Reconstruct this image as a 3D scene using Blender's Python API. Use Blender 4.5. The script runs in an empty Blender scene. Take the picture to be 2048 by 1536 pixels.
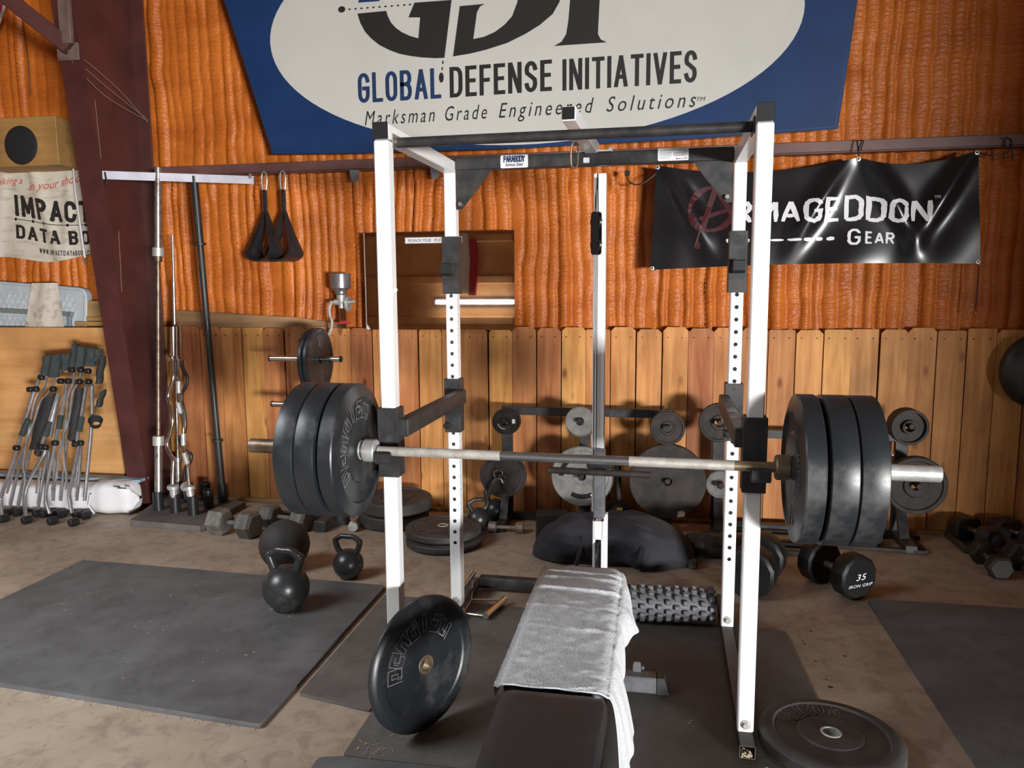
import bpy, bmesh, math, random
import numpy as np
from mathutils import Vector, Matrix, Euler
random.seed(7); RNG = np.random.default_rng(11)
PI = math.pi
SC = bpy.context.scene
COL = SC.collection

# ------------------------------------------------------------------ camera
cam = bpy.data.cameras.new('camera'); cam.sensor_width = 36.0; cam.lens = 27.198; cam.clip_start = 0.05
co = bpy.data.objects.new('camera', cam); COL.objects.link(co)
co.matrix_world = Matrix(((0.98296509, -0.01634899, 0.18306375, 0.0),
                          (0.18366553, 0.12437185, -0.97508903, 0.0),
                          (-0.00682626, 0.99210098, 0.12525593, 1.51740),
                          (0, 0, 0, 1)))
SC.camera = co
# ------------------------------------------------------------------ world, lamps, exposure
SC.view_settings.view_transform = 'Standard'; SC.view_settings.look = 'None'
SC.view_settings.exposure = 0.0; SC.view_settings.gamma = 1.0
SC.view_settings.use_curve_mapping = False
SC.cycles.use_denoising = True
SC.cycles.sample_clamp_indirect = 6.0
SC.cycles.max_bounces = 8
SC.cycles.diffuse_bounces = 4
W = bpy.data.worlds.new('world'); SC.world = W; W.use_nodes = True
bgn = W.node_tree.nodes['Background']; bgn.inputs[0].default_value = (0.75, 0.87, 1.0, 1); bgn.inputs[1].default_value = 0.6
def area(name, loc, target, sx, sy, power, color, spread=180):
    l = bpy.data.lights.new(name, 'AREA'); l.shape = 'RECTANGLE'; l.size = sx; l.size_y = sy
    l.energy = power; l.color = color; l.spread = math.radians(spread)
    o = bpy.data.objects.new(name, l); COL.objects.link(o); o.location = loc
    d = Vector(target) - Vector(loc); o.rotation_euler = d.to_track_quat('-Z', 'Y').to_euler()
    return o
# daylight through the open roll-up door behind the camera, plus an added fill lamp
area('door_daylight_side', (7.34, -8.0, 0.60), (-0.35, 2.6, 1.15), 2.4, 1.0, 240, (1.0, 0.99, 0.97), 50)
area('fill_left', (-4.3, 0.6, 3.5), (-2.5, 1.9, 0.0), 2.0, 1.8, 68, (0.90, 0.96, 1.0), 88)  # added fill hung high at left, no opening there, brightens the left floor

# ------------------------------------------------------------------ materials
def node(nt, t, **kw):
    n = nt.nodes.new(t)
    for k, v in kw.items(): setattr(n, k, v)
    return n
MATS = {}
def mat(name, c1, c2=None, scale=6.0, rough=0.5, metal=0.0, bump=0.0, bscale=80.0, stretch=(1, 1, 1), lo=0.4, hi=0.65,
        spec=0.5, rough2=None, coat=0.0, sheen=0.0, rand=0.0, detail=5.0, bdist=0.002, mott=None):
    m = bpy.data.materials.new(name); m.use_nodes = True; nt = m.node_tree
    b = nt.nodes['Principled BSDF']
    b.inputs['Roughness'].default_value = rough; b.inputs['Metallic'].default_value = metal
    b.inputs['Specular IOR Level'].default_value = spec
    b.inputs['Coat Weight'].default_value = coat
    b.inputs['Sheen Weight'].default_value = sheen
    b.inputs['Base Color'].default_value = (*c1, 1)
    L = nt.links
    tc = node(nt, 'ShaderNodeTexCoord')
    mp = node(nt, 'ShaderNodeMapping'); mp.inputs['Scale'].default_value = stretch
    L.new(tc.outputs['Object'], mp.inputs['Vector'])
    if c2 is not None:
        n = node(nt, 'ShaderNodeTexNoise'); n.inputs['Scale'].default_value = scale; n.inputs['Detail'].default_value = detail
        n.inputs['Roughness'].default_value = 0.62
        L.new(mp.outputs[0], n.inputs['Vector'])
        r = node(nt, 'ShaderNodeMapRange'); r.inputs[1].default_value = lo; r.inputs[2].default_value = hi
        L.new(n.outputs['Fac'], r.inputs[0])
        mx = node(nt, 'ShaderNodeMix', data_type='RGBA')
        mx.inputs[6].default_value = (*c1, 1); mx.inputs[7].default_value = (*c2, 1)
        L.new(r.outputs[0], mx.inputs[0]); outc = mx.outputs[2]
        if rand > 0:
            oi = node(nt, 'ShaderNodeObjectInfo'); hs = node(nt, 'ShaderNodeHueSaturation')
            mr = node(nt, 'ShaderNodeMapRange'); mr.inputs[3].default_value = 1 - rand; mr.inputs[4].default_value = 1 + rand
            L.new(oi.outputs['Random'], mr.inputs[0]); L.new(mr.outputs[0], hs.inputs['Value']); L.new(outc, hs.inputs['Color']); outc = hs.outputs[0]
        if mott:
            n3 = node(nt, 'ShaderNodeTexNoise'); n3.inputs['Scale'].default_value = mott[0]; n3.inputs['Detail'].default_value = 6; n3.inputs['Roughness'].default_value = 0.7; n3.inputs['Distortion'].default_value = 0.8
            L.new(tc.outputs['Object'], n3.inputs['Vector'])
            m3 = node(nt, 'ShaderNodeMapRange'); m3.inputs[1].default_value = 0.36; m3.inputs[2].default_value = 0.52; m3.inputs[3].default_value = mott[1]; m3.inputs[4].default_value = 1.0
            h3 = node(nt, 'ShaderNodeHueSaturation'); L.new(n3.outputs['Fac'], m3.inputs[0]); L.new(m3.outputs[0], h3.inputs['Value']); L.new(outc, h3.inputs['Color']); outc = h3.outputs[0]
        L.new(outc, b.inputs['Base Color'])
        if rough2 is not None:
            r2 = node(nt, 'ShaderNodeMapRange'); r2.inputs[1].default_value = lo; r2.inputs[2].default_value = hi
            r2.inputs[3].default_value = rough; r2.inputs[4].default_value = rough2
            L.new(n.outputs['Fac'], r2.inputs[0]); L.new(r2.outputs[0], b.inputs['Roughness'])
    if bump > 0:
        n2 = node(nt, 'ShaderNodeTexNoise'); n2.inputs['Scale'].default_value = bscale; n2.inputs['Detail'].default_value = 3
        L.new(mp.outputs[0], n2.inputs['Vector'])
        bp_ = node(nt, 'ShaderNodeBump'); bp_.inputs['Strength'].default_value = bump; bp_.inputs['Distance'].default_value = bdist
        L.new(n2.outputs['Fac'], bp_.inputs['Height']); L.new(bp_.outputs[0], b.inputs['Normal'])
    MATS[name] = m
    return m
def wood_mat(name, light, dark, gscale=1.0, rand=0.25, knots=True, axis=2, rough=0.6):
    """sawn boards: grain stretched along one axis, a few knots, own tone per board"""
    m = bpy.data.materials.new(name); m.use_nodes = True; nt = m.node_tree; L = nt.links
    b = nt.nodes['Principled BSDF']; b.inputs['Roughness'].default_value = rough; b.inputs['Specular IOR Level'].default_value = 0.3
    tc = node(nt, 'ShaderNodeTexCoord'); oi = node(nt, 'ShaderNodeObjectInfo')
    off = node(nt, 'ShaderNodeVectorMath', operation='ADD')
    sc = node(nt, 'ShaderNodeVectorMath', operation='SCALE'); sc.inputs['Scale'].default_value = 37.0
    cx = node(nt, 'ShaderNodeCombineXYZ')
    for i in range(3): L.new(oi.outputs['Random'], cx.inputs[i])
    L.new(cx.outputs[0], sc.inputs[0]); L.new(tc.outputs['Object'], off.inputs[0]); L.new(sc.outputs[0], off.inputs[1])
    st = [22 * gscale] * 3; st[axis] = 1.6 * gscale
    mp = node(nt, 'ShaderNodeMapping'); mp.inputs['Scale'].default_value = st
    L.new(off.outputs[0], mp.inputs['Vector'])
    n = node(nt, 'ShaderNodeTexNoise'); n.inputs['Scale'].default_value = 1.0; n.inputs['Detail'].default_value = 8; n.inputs['Roughness'].default_value = 0.6; n.inputs['Distortion'].default_value = 0.6
    L.new(mp.outputs[0], n.inputs['Vector'])
    r = node(nt, 'ShaderNodeMapRange'); r.inputs[1].default_value = 0.35; r.inputs[2].default_value = 0.68
    L.new(n.outputs['Fac'], r.inputs[0])
    mx = node(nt, 'ShaderNodeMix', data_type='RGBA'); mx.inputs[6].default_value = (*light, 1); mx.inputs[7].default_value = (*dark, 1)
    L.new(r.outputs[0], mx.inputs[0]); out = mx.outputs[2]
    # slow weathering blotches
    n3 = node(nt, 'ShaderNodeTexNoise'); n3.inputs['Scale'].default_value = 2.6; n3.inputs['Detail'].default_value = 4
    L.new(off.outputs[0], n3.inputs['Vector'])
    r3 = node(nt, 'ShaderNodeMapRange'); r3.inputs[1].default_value = 0.35; r3.inputs[2].default_value = 0.7; r3.inputs[3].default_value = 1.15; r3.inputs[4].default_value = 0.72
    L.new(n3.outputs['Fac'], r3.inputs[0])
    if knots:
        st2 = [7.0] * 3; st2[axis] = 3.4; st2[1] = 0.01
        mp2 = node(nt, 'ShaderNodeMapping'); mp2.inputs['Scale'].default_value = st2
        L.new(off.outputs[0], mp2.inputs['Vector'])
        v = node(nt, 'ShaderNodeTexVoronoi'); v.inputs['Scale'].default_value = 1.0
        L.new(mp2.outputs[0], v.inputs['Vector'])
        rk_ = node(nt, 'ShaderNodeMapRange'); rk_.inputs[1].default_value = 0.06; rk_.inputs[2].default_value = 0.17; rk_.inputs[3].default_value = 0.85; rk_.inputs[4].default_value = 0.0
        L.new(v.outputs['Distance'], rk_.inputs[0])
        mk = node(nt, 'ShaderNodeMix', data_type='RGBA'); mk.inputs[7].default_value = (dark[0] * .4, dark[1] * .3, dark[2] * .3, 1)
        L.new(rk_.outputs[0], mk.inputs[0]); L.new(out, mk.inputs[6]); out = mk.outputs[2]
    hs = node(nt, 'ShaderNodeHueSaturation'); mr = node(nt, 'ShaderNodeMapRange'); mr.inputs[3].default_value = 1 - rand; mr.inputs[4].default_value = 1 + rand
    ml = node(nt, 'ShaderNodeMath', operation='MULTIPLY')
    L.new(oi.outputs['Random'], mr.inputs[0]); L.new(mr.outputs[0], ml.inputs[0]); L.new(r3.outputs[0], ml.inputs[1])
    mh = node(nt, 'ShaderNodeMapRange'); mh.inputs[3].default_value = 0.485; mh.inputs[4].default_value = 0.51
    L.new(oi.outputs['Random'], mh.inputs[0]); L.new(mh.outputs[0], hs.inputs['Hue'])
    L.new(ml.outputs[0], hs.inputs['Value']); L.new(out, hs.inputs['Color']); L.new(hs.outputs[0], b.inputs['Base Color'])
    bp_ = node(nt, 'ShaderNodeBump'); bp_.inputs['Strength'].default_value = 0.25; bp_.inputs['Distance'].default_value = 0.002
    L.new(n.outputs['Fac'], bp_.inputs['Height']); L.new(bp_.outputs[0], b.inputs['Normal'])
    MATS[name] = m
    return m
M = MATS
mat('foam', (0.55, 0.152, 0.022), (0.39, 0.095, 0.012), scale=2.2, rough=0.36, bump=0.8, bscale=58, spec=0.34, bdist=0.008, stretch=(.6, .6, 1.5))
mat('concrete', (0.41, 0.325, 0.25), (0.26, 0.19, 0.135), mott=(11.0, 0.72), scale=1.7, rough=0.55, rough2=0.75, bump=0.12, bscale=40, lo=0.38, hi=0.72, detail=9)
mat('foam_dim', (0.60, 0.32, 0.14), (0.46, 0.22, 0.09), scale=3.0, rough=0.6, bump=0.5, bscale=18)
mat('ceiling_metal', (0.38, 0.25, 0.15), (0.3, 0.2, 0.12), rough=0.6)
wood_mat('cedar', (0.56, 0.265, 0.090), (0.36, 0.130, 0.036), rand=0.28)
wood_mat('old_board', (0.36, 0.235, 0.11), (0.22, 0.13, 0.055), rand=0.05, axis=0, knots=False)
wood_mat('plywood', (0.72, 0.44, 0.17), (0.52, 0.26, 0.075), gscale=0.32, rand=0.03, axis=0, knots=False)
wood_mat('speaker_wood', (0.44, 0.25, 0.09), (0.36, 0.19, 0.06), gscale=1.3, rand=0.02, axis=0, knots=False)
mat('maroon', (0.082, 0.024, 0.021), (0.055, 0.017, 0.016), scale=4, rough=0.42, bump=0.05, bscale=30)
mat('maroon_girt', (0.16, 0.075, 0.068), (0.11, 0.05, 0.045), scale=5, rough=0.45)
mat('brace_grey', (0.16, 0.11, 0.09), (0.10, 0.06, 0.05), scale=9, rough=0.6)
mat('white_paint', (0.80, 0.80, 0.80), (0.74, 0.74, 0.74), scale=3, rough=0.32, coat=0.2)
mat('lilac_paint', (0.58, 0.57, 0.66), (0.46, 0.45, 0.52), scale=8, rough=0.5)
mat('black_steel', (0.020, 0.020, 0.022), (0.035, 0.033, 0.032), scale=14, rough=0.36, rough2=0.55, bump=0.05, bscale=200)
mat('grey_steel', (0.13, 0.135, 0.145), (0.09, 0.09, 0.10), scale=14, rough=0.42)
mat('rack_runner', (0.075, 0.060, 0.050), (0.045, 0.036, 0.03), scale=10, rough=0.55)
mat('black_plastic', (0.014, 0.014, 0.016), None, rough=0.35)
mat('rubber', (0.013, 0.0155, 0.019), (0.085, 0.083, 0.080), scale=7, rough=0.36, rough2=0.6, lo=0.52, hi=0.85, bump=0.08, bscale=120, detail=8)
mat('rubber_dusty', (0.030, 0.028, 0.027), (0.085, 0.078, 0.072), scale=6, rough=0.6, rough2=0.8, lo=0.45, hi=0.8, bump=0.08, bscale=120, detail=8)
mat('rubber_mark', (0.30, 0.30, 0.30), (0.13, 0.13, 0.13), scale=30, rough=0.6)
mat('mat_rubber', (0.085, 0.085, 0.088), (0.130, 0.129, 0.131), mott=(7.0, 0.8), scale=3.0, rough=0.62, rough2=0.8, lo=0.4, hi=0.75, bump=0.25, bscale=160, detail=10)
mat('mat_brown', (0.095, 0.085, 0.078), (0.14, 0.128, 0.118), mott=(7.0, 0.8), scale=3.0, rough=0.7, rough2=0.85, lo=0.4, hi=0.75, bump=0.25, bscale=160, detail=10)
mat('chalk_bar', (0.44, 0.42, 0.38), (0.32, 0.29, 0.25), scale=26, rough=0.55, metal=0.35, bump=0.3, bscale=700)
mat('bar_steel', (0.40, 0.41, 0.43), (0.22, 0.20, 0.19), scale=22, rough=0.28, metal=0.95, rough2=0.45)
mat('rusty_steel', (0.27, 0.22, 0.18), (0.16, 0.10, 0.065), scale=18, rough=0.42, metal=0.8)
mat('sleeve_silver', (0.62, 0.63, 0.62), (0.46, 0.46, 0.44), scale=30, rough=0.42, metal=0.6)
mat('brass_steel', (0.36, 0.29, 0.19), (0.24, 0.18, 0.11), scale=20, rough=0.4, metal=0.8)
mat('chrome', (0.78, 0.78, 0.78), (0.62, 0.61, 0.60), scale=20, rough=0.13, metal=1.0)
mat('worn_chrome', (0.55, 0.53, 0.51), (0.26, 0.18, 0.13), scale=24, rough=0.3, metal=0.9, lo=0.5, hi=0.7)
mat('tube_grey', (0.36, 0.36, 0.38), (0.26, 0.26, 0.27), scale=20, rough=0.32, metal=0.75)
mat('cast_iron', (0.021, 0.021, 0.023), (0.075, 0.068, 0.058), scale=11, rough=0.32, rough2=0.6, lo=0.55, hi=0.85, bump=0.25, bscale=150)
mat('iron_brown', (0.019, 0.015, 0.0135), (0.038, 0.030, 0.026), scale=12, spec=0.3, rough=0.62, bump=0.2, bscale=150)
mat('iron_grey', (0.14, 0.135, 0.13), (0.09, 0.085, 0.08), scale=14, rough=0.5, bump=0.25, bscale=120)
mat('hex_grey', (0.155, 0.15, 0.14), (0.09, 0.08, 0.07), scale=16, rough=0.5, bump=0.3, bscale=120)
mat('bare_edge', (0.42, 0.42, 0.41), (0.3, 0.3, 0.29), scale=40, rough=0.45, metal=0.3)
mat('plate_grey', (0.22, 0.215, 0.205), (0.15, 0.145, 0.135), scale=16, rough=0.5, bump=0.2, bscale=100)
mat('ball_rubber', (0.030, 0.027, 0.026), (0.042, 0.038, 0.036), scale=9, rough=0.72, bump=0.3, bscale=220)
mat('bag_fabric', (0.010, 0.010, 0.016), (0.019, 0.019, 0.027), scale=5, rough=0.85, bump=0.35, bscale=260, sheen=0.05)
mat('urethane', (0.006, 0.006, 0.0065), (0.010, 0.010, 0.010), scale=9, rough=0.42, spec=0.32)
mat('strap_fabric', (0.012, 0.012, 0.013), (0.022, 0.022, 0.022), scale=20, rough=0.75, bump=0.3, bscale=300)
mat('nylon', (0.013, 0.014, 0.017), (0.02, 0.02, 0.024), scale=9, rough=0.42, bump=0.15, bscale=60)
mat('chair_fabric', (0.022, 0.032, 0.033), (0.034, 0.044, 0.044), scale=18, rough=0.8, bump=0.3, bscale=300)
mat('vinyl', (0.017, 0.017, 0.019), (0.026, 0.026, 0.028), scale=8, rough=0.42, rough2=0.55, bump=0.12, bscale=420)
mat('tape_black', (0.02, 0.018, 0.018), (0.05, 0.045, 0.04), scale=14, rough=0.25, bump=0.8, bscale=30, bdist=0.01)
mat('towel', (0.74, 0.77, 0.81), (0.59, 0.61, 0.645), scale=110, rough=0.95, bump=1.0, bscale=240, lo=.38, hi=.62, sheen=0.3, bdist=0.006, spec=0.1)
mat('banner_blue', (0.010, 0.036, 0.115), (0.008, 0.030, 0.098), scale=3, spec=0.25, rough=0.5, bump=0.05, bscale=10)
mat('banner_white', (0.53, 0.53, 0.50), (0.50, 0.50, 0.47), scale=2, rough=0.45)
mat('banner_black', (0.009, 0.008, 0.009), (0.012, 0.011, 0.012), scale=4, rough=0.22, spec=0.28)
mat('print_black', (0.022, 0.020, 0.020), None, rough=0.4)
mat('print_navy', (0.016, 0.036, 0.105), None, rough=0.4)
mat('print_white', (0.72, 0.73, 0.76), None, rough=0.4)
mat('print_red', (0.050, 0.005, 0.008), None, rough=0.5, spec=0.25)
mat('print_rose', (0.55, 0.10, 0.10), None, rough=0.6)
mat('banner_cream', (0.60, 0.565, 0.48), (0.33, 0.29, 0.22), scale=7, rough=0.6, lo=0.5, hi=0.75, stretch=(1, 1, 3.2), detail=9)
mat('white_plastic', (0.72, 0.72, 0.74), (0.64, 0.64, 0.67), scale=9, rough=0.55, bump=0.25, bscale=20, bdist=0.006)
mat('table_plastic', (0.50, 0.555, 0.60), (0.42, 0.47, 0.51), scale=12, rough=0.5)
mat('grey_frame', (0.19, 0.21, 0.21), None, rough=0.5)
mat('dirty_white', (0.60, 0.56, 0.49), (0.22, 0.18, 0.14), scale=11, rough=0.8, lo=0.5, hi=0.72)
mat('blue_cover', (0.12, 0.25, 0.36), (0.4, 0.45, 0.48), scale=10, rough=0.5)
mat('teal_grille', (0.008, 0.009, 0.011), None, rough=0.8, bump=0.3, bscale=400)
mat('red_enamel', (0.45, 0.03, 0.03), None, rough=0.4)
mat('yellow_paint', (0.50, 0.40, 0.04), (0.1, 0.08, 0.02), scale=60, rough=0.6, lo=0.45, hi=0.6)
mat('paper', (0.72, 0.72, 0.74), None, rough=0.7)
mat('straw', (0.50, 0.42, 0.30), (0.28, 0.2, 0.13), scale=30, rough=0.9, rand=0.2)
mat('flag_white', (0.62, 0.60, 0.56), None, rough=0.85)
mat('flag_red', (0.42, 0.035, 0.05), None, rough=0.85)
mat('flag_navy', (0.03, 0.035, 0.13), None, rough=0.85)
mat('cobweb', (0.28, 0.22, 0.17), None, rough=0.9)
mat('cable', (0.015, 0.014, 0.014), None, rough=0.4)
mat('block_dark', (0.035, 0.036, 0.04), (0.10, 0.10, 0.10), scale=15, rough=0.5, lo=0.5, hi=0.75)
mat('tray', (0.05, 0.04, 0.033), (0.03, 0.024, 0.02), scale=12, rough=0.7)
mir = mat('mirror_glass', (0.80, 0.80, 0.78), None, rough=0.02, metal=1.0)
def emit(name, color, s):
    m = bpy.data.materials.new(name); m.use_nodes = True; b = m.node_tree.nodes['Principled BSDF']
    b.inputs['Emission Color'].default_value = (*color, 1); b.inputs['Emission Strength'].default_value = s
    M[name] = m
emit('lamp_tube', (1.0, 0.97, 0.9), 26.0)

# ------------------------------------------------------------------ mesh helpers
class MB:
    def __init__(self): self.v = []; self.f = []
    def add(self, vs, fs, mx=None):
        o = len(self.v)
        if mx is not None: vs = [tuple(mx @ Vector(p)) for p in vs]
        self.v += [tuple(p) for p in vs]; self.f += [tuple(i + o for i in f) for f in fs]
        return self
    def box(self, c, s, ch=0.003, mx=None):
        h = [d / 2 for d in s]; ch = min(ch, min(h) * 0.45)
        vs = []; ix = {}
        for sx in (-1, 1):
            for sy in (-1, 1):
                for sz in (-1, 1):
                    sg = (sx, sy, sz)
                    for a in range(3):
                        ix[sg, a] = len(vs)
                        vs.append(tuple(c[i] + sg[i] * (h[i] if i == a else h[i] - ch) for i in range(3)))
        fs = []
        for a in range(3):
            b, d = (a + 1) % 3, (a + 2) % 3
            for s_ in (-1, 1):
                q = []
                for (p, r) in ((-1, -1), (1, -1), (1, 1), (-1, 1)):
                    sg = [0, 0, 0]; sg[a] = s_; sg[b] = p; sg[d] = r; q.append(ix[tuple(sg), a])
                fs.append(q if s_ > 0 else q[::-1])
            for p in (-1, 1):
                for r in (-1, 1):
                    s1 = [0, 0, 0]; s1[a] = 1; s1[b] = p; s1[d] = r
                    s2 = list(s1); s2[a] = -1
                    fs.append([ix[tuple(s1), b], ix[tuple(s2), b], ix[tuple(s2), d], ix[tuple(s1), d]])
        for sx in (-1, 1):
            for sy in (-1, 1):
                for sz in (-1, 1): fs.append([ix[(sx, sy, sz), a] for a in range(3)])
        return self.add(vs, fs, mx)
    def obox(self, p0, p1, w, h, ch=0.003, up=(0, 0, 1)):
        """box of section w x h along p0-p1"""
        p0 = Vector(p0); p1 = Vector(p1); d = p1 - p0; L = d.length; y = d.normalized(); u = Vector(up)
        if abs(y.dot(u)) > 0.99: u = Vector((0, 1, 0))
        x = y.cross(u).normalized(); z = x.cross(y)
        mx = Matrix((x, y, z)).transposed().to_4x4(); mx.translation = (p0 + p1) / 2
        return self.box((0, 0, 0), (w, L, h), ch, mx)
    def tube(self, pts, r, n=10, closed=False, cap=True):
        P = [Vector(p) for p in pts]; k = len(P)
        R = r if isinstance(r, (list, tuple)) else [r] * k
        T = []
        for i in range(k):
            a = P[(i - 1) % k] if (closed or i > 0) else P[i]; b = P[(i + 1) % k] if (closed or i < k - 1) else P[i]
            d = b - a
            T.append(d.normalized() if d.length > 1e-9 else Vector((0, 0, 1)))
        u = T[0].orthogonal().normalized(); vs = []; fs = []
        for i in range(k):
            u = (u - T[i] * u.dot(T[i]))
            u = u.normalized() if u.length > 1e-6 else T[i].orthogonal().normalized()
            w = T[i].cross(u)
            for j in range(n):
                a = 2 * PI * j / n
                vs.append(tuple(P[i] + (u * math.cos(a) + w * math.sin(a)) * R[i]))
        for i in range(k if closed else k - 1):
            i2 = (i + 1) % k
            for j in range(n):
                j2 = (j + 1) % n
                fs.append((i * n + j, i * n + j2, i2 * n + j2, i2 * n + j))
        if cap and not closed:
            fs.append(tuple(range(n))[::-1]); fs.append(tuple((k - 1) * n + j for j in range(n)))
        return self.add(vs, fs)
    def lathe(self, prof, n=40, mx=None, ring=False):
        """prof: (radius, height) pairs about local z; ring=True closes the loop"""
        vs = []; fs = []; k = len(prof)
        for (r, h) in prof:
            for j in range(n):
                a = 2 * PI * j / n; vs.append((r * math.cos(a), r * math.sin(a), h))
        for i in range(k if ring else k - 1):
            i2 = (i + 1) % k
            for j in range(n):
                j2 = (j + 1) % n; fs.append((i * n + j, i * n + j2, i2 * n + j2, i2 * n + j))
        if not ring:
            if prof[0][0] > 1e-6: fs.append(tuple(range(n))[::-1])
            if prof[-1][0] > 1e-6: fs.append(tuple((k - 1) * n + j for j in range(n)))
        return self.add(vs, fs, mx)
    def cyl(self, p0, p1, r, n=20, ch=0.0015, r1=None):
        p0 = Vector(p0); p1 = Vector(p1); d = p1 - p0; L = d.length; r1 = r if r1 is None else r1
        mx = d.to_track_quat('Z', 'Y').to_matrix().to_4x4(); mx.translation = p0
        ch = min(ch, L * .3, r * .5)
        return self.lathe([(r - ch, 0), (r, ch), (r1, L - ch), (r1 - ch, L)], n, mx)
    def prism(self, poly, t, mx=None):
        """poly in local xy, thickness along +z"""
        n = len(poly)
        vs = [(x, y, 0) for x, y in poly] + [(x, y, t) for x, y in poly]
        fs = [tuple(range(n))[::-1], tuple(range(n, 2 * n))] + [(i, (i + 1) % n, (i + 1) % n + n, i + n) for i in range(n)]
        return self.add(vs, fs, mx)
    def grid(self, fn, nu, nv, mx=None, thick=None):
        vs = [fn(i / nu, j / nv) for j in range(nv + 1) for i in range(nu + 1)]
        fs = [(j * (nu + 1) + i, j * (nu + 1) + i + 1, (j + 1) * (nu + 1) + i + 1, (j + 1) * (nu + 1) + i) for j in range(nv) for i in range(nu)]
        if thick:
            N = len(vs); off = Vector(thick)
            vs = vs + [tuple(Vector(p) + off) for p in vs]
            fs2 = [tuple(i + N for i in f[::-1]) for f in fs]
            rim = [i for i in range(nu + 1)] + [j * (nu + 1) + nu for j in range(1, nv + 1)] + [nv * (nu + 1) + i for i in range(nu - 1, -1, -1)] + [j * (nu + 1) for j in range(nv - 1, 0, -1)]
            side = [(rim[(i + 1) % len(rim)], rim[i], rim[i] + N, rim[(i + 1) % len(rim)] + N) for i in range(len(rim))]
            fs = fs + fs2 + side
        return self.add(vs, fs, mx)
    def build(self, name, m, parent=None, smooth=35, recalc=True):
        me = bpy.data.meshes.new(name); me.from_pydata(self.v, [], self.f)
        if recalc:
            bm = bmesh.new(); bm.from_mesh(me); bmesh.ops.recalc_face_normals(bm, faces=bm.faces); bm.to_mesh(me); bm.free()
        me.materials.append(M[m] if isinstance(m, str) else m)
        if smooth:
            me.polygons.foreach_set('use_smooth', [True] * len(me.polygons)); me.set_sharp_from_angle(angle=math.radians(smooth))
        o = bpy.data.objects.new(name, me); COL.objects.link(o)
        if parent is not None: o.parent = parent
        return o
def thing(name, label, cat, loc=(0, 0, 0), rot=(0, 0, 0), group=None, kind=None):
    o = bpy.data.objects.new(name, None); COL.objects.link(o); o.empty_display_size = 0.05
    o.location = loc; o.rotation_euler = rot; o['label'] = label; o['category'] = cat
    if group: o['group'] = group
    if kind: o['kind'] = kind
    return o
def tag(o, label, cat, group=None):
    o['label'] = label; o['category'] = cat
    if group: o['group'] = group
    return o
def dup(root, loc=None, rot=None, label=None, group=None):
    r = root.copy(); COL.objects.link(r)
    if loc is not None: r.location = loc
    if rot is not None: r.rotation_euler = rot
    if label: r['label'] = label
    if group: r['group'] = group
    for ch in list(root.children):
        c = ch.copy(); COL.objects.link(c); c.parent = r
        for g in list(ch.children):
            d = g.copy(); COL.objects.link(d); d.parent = c
    return r
def trs(loc=(0, 0, 0), rot=(0, 0, 0), sc=(1, 1, 1)):
    return Matrix.LocRotScale(Vector(loc), Euler(rot), Vector(sc))
def smooth_path(pts, sub=6, closed=False):
    P = [Vector(p) for p in pts]; n = len(P); out = []
    for i in range(n if closed else n - 1):
        p0 = P[(i - 1) % n] if (closed or i > 0) else P[0]; p1 = P[i]; p2 = P[(i + 1) % n]; p3 = P[(i + 2) % n] if (closed or i + 2 < n) else P[-1]
        for k in range(sub):
            t = k / sub
            out.append(0.5 * ((2 * p1) + (p2 - p0) * t + (2 * p0 - 5 * p1 + 4 * p2 - p3) * t * t + (3 * p1 - p0 - 3 * p2 + p3) * t ** 3))
    if not closed: out.append(P[-1])
    return [tuple(p) for p in out]
def round_poly(pts, r, seg=4):
    """round the corners of a 2D polygon"""
    n = len(pts); out = []
    for i in range(n):
        p = Vector(pts[i]); a = Vector(pts[i - 1]) - p; b = Vector(pts[(i + 1) % n]) - p
        rr = min(r, a.length * .45, b.length * .45); a = p + a.normalized() * rr; b = p + b.normalized() * rr
        for k in range(seg + 1):
            t = k / seg; q = a * (1 - t) ** 2 + p * 2 * t * (1 - t) + b * t * t; out.append((q.x, q.y))
    return out
# smooth value noise
_LAT = RNG.random((64, 64))
def vnoise(x, y):
    x = np.asarray(x, float); y = np.asarray(y, float)
    xi = np.floor(x).astype(int); yi = np.floor(y).astype(int); fx = x - xi; fy = y - yi
    fx = fx * fx * (3 - 2 * fx); fy = fy * fy * (3 - 2 * fy)
    g = lambda a, b: _LAT[a % 64, b % 64]
    return (g(xi, yi) * (1 - fx) + g(xi + 1, yi) * fx) * (1 - fy) + (g(xi, yi + 1) * (1 - fx) + g(xi + 1, yi + 1) * fx) * fy
# ------------------------------------------------------------------ lettering
_tmp_font = []
def text_mesh(body, size=1.0, shear=0.0, bold=0.0, spacing=1.0, align='LEFT', xs=1.0):
    """(verts, faces) of flat lettering in the xy plane"""
    c = bpy.data.curves.new('lettering', 'FONT'); c.body = body; c.size = size; c.shear = shear; c.offset = bold; c.space_character = spacing
    c.align_x = align; c.resolution_u = 3
    o = bpy.data.objects.new('lettering', c); COL.objects.link(o)
    dg = bpy.context.evaluated_depsgraph_get(); e = o.evaluated_get(dg); me = e.to_mesh()
    vs = [(v.co.x * xs, v.co.y, 0) for v in me.vertices]; fs = [tuple(p.vertices) for p in me.polygons]
    e.to_mesh_clear(); bpy.data.objects.remove(o); bpy.data.curves.remove(c)
    return vs, fs
def arcp(cx, cy, rx, ry, a0, a1, n=8):
    return [(cx + rx * math.cos(math.radians(a0 + (a1 - a0) * i / n)), cy + ry * math.sin(math.radians(a0 + (a1 - a0) * i / n))) for i in range(n + 1)]
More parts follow.
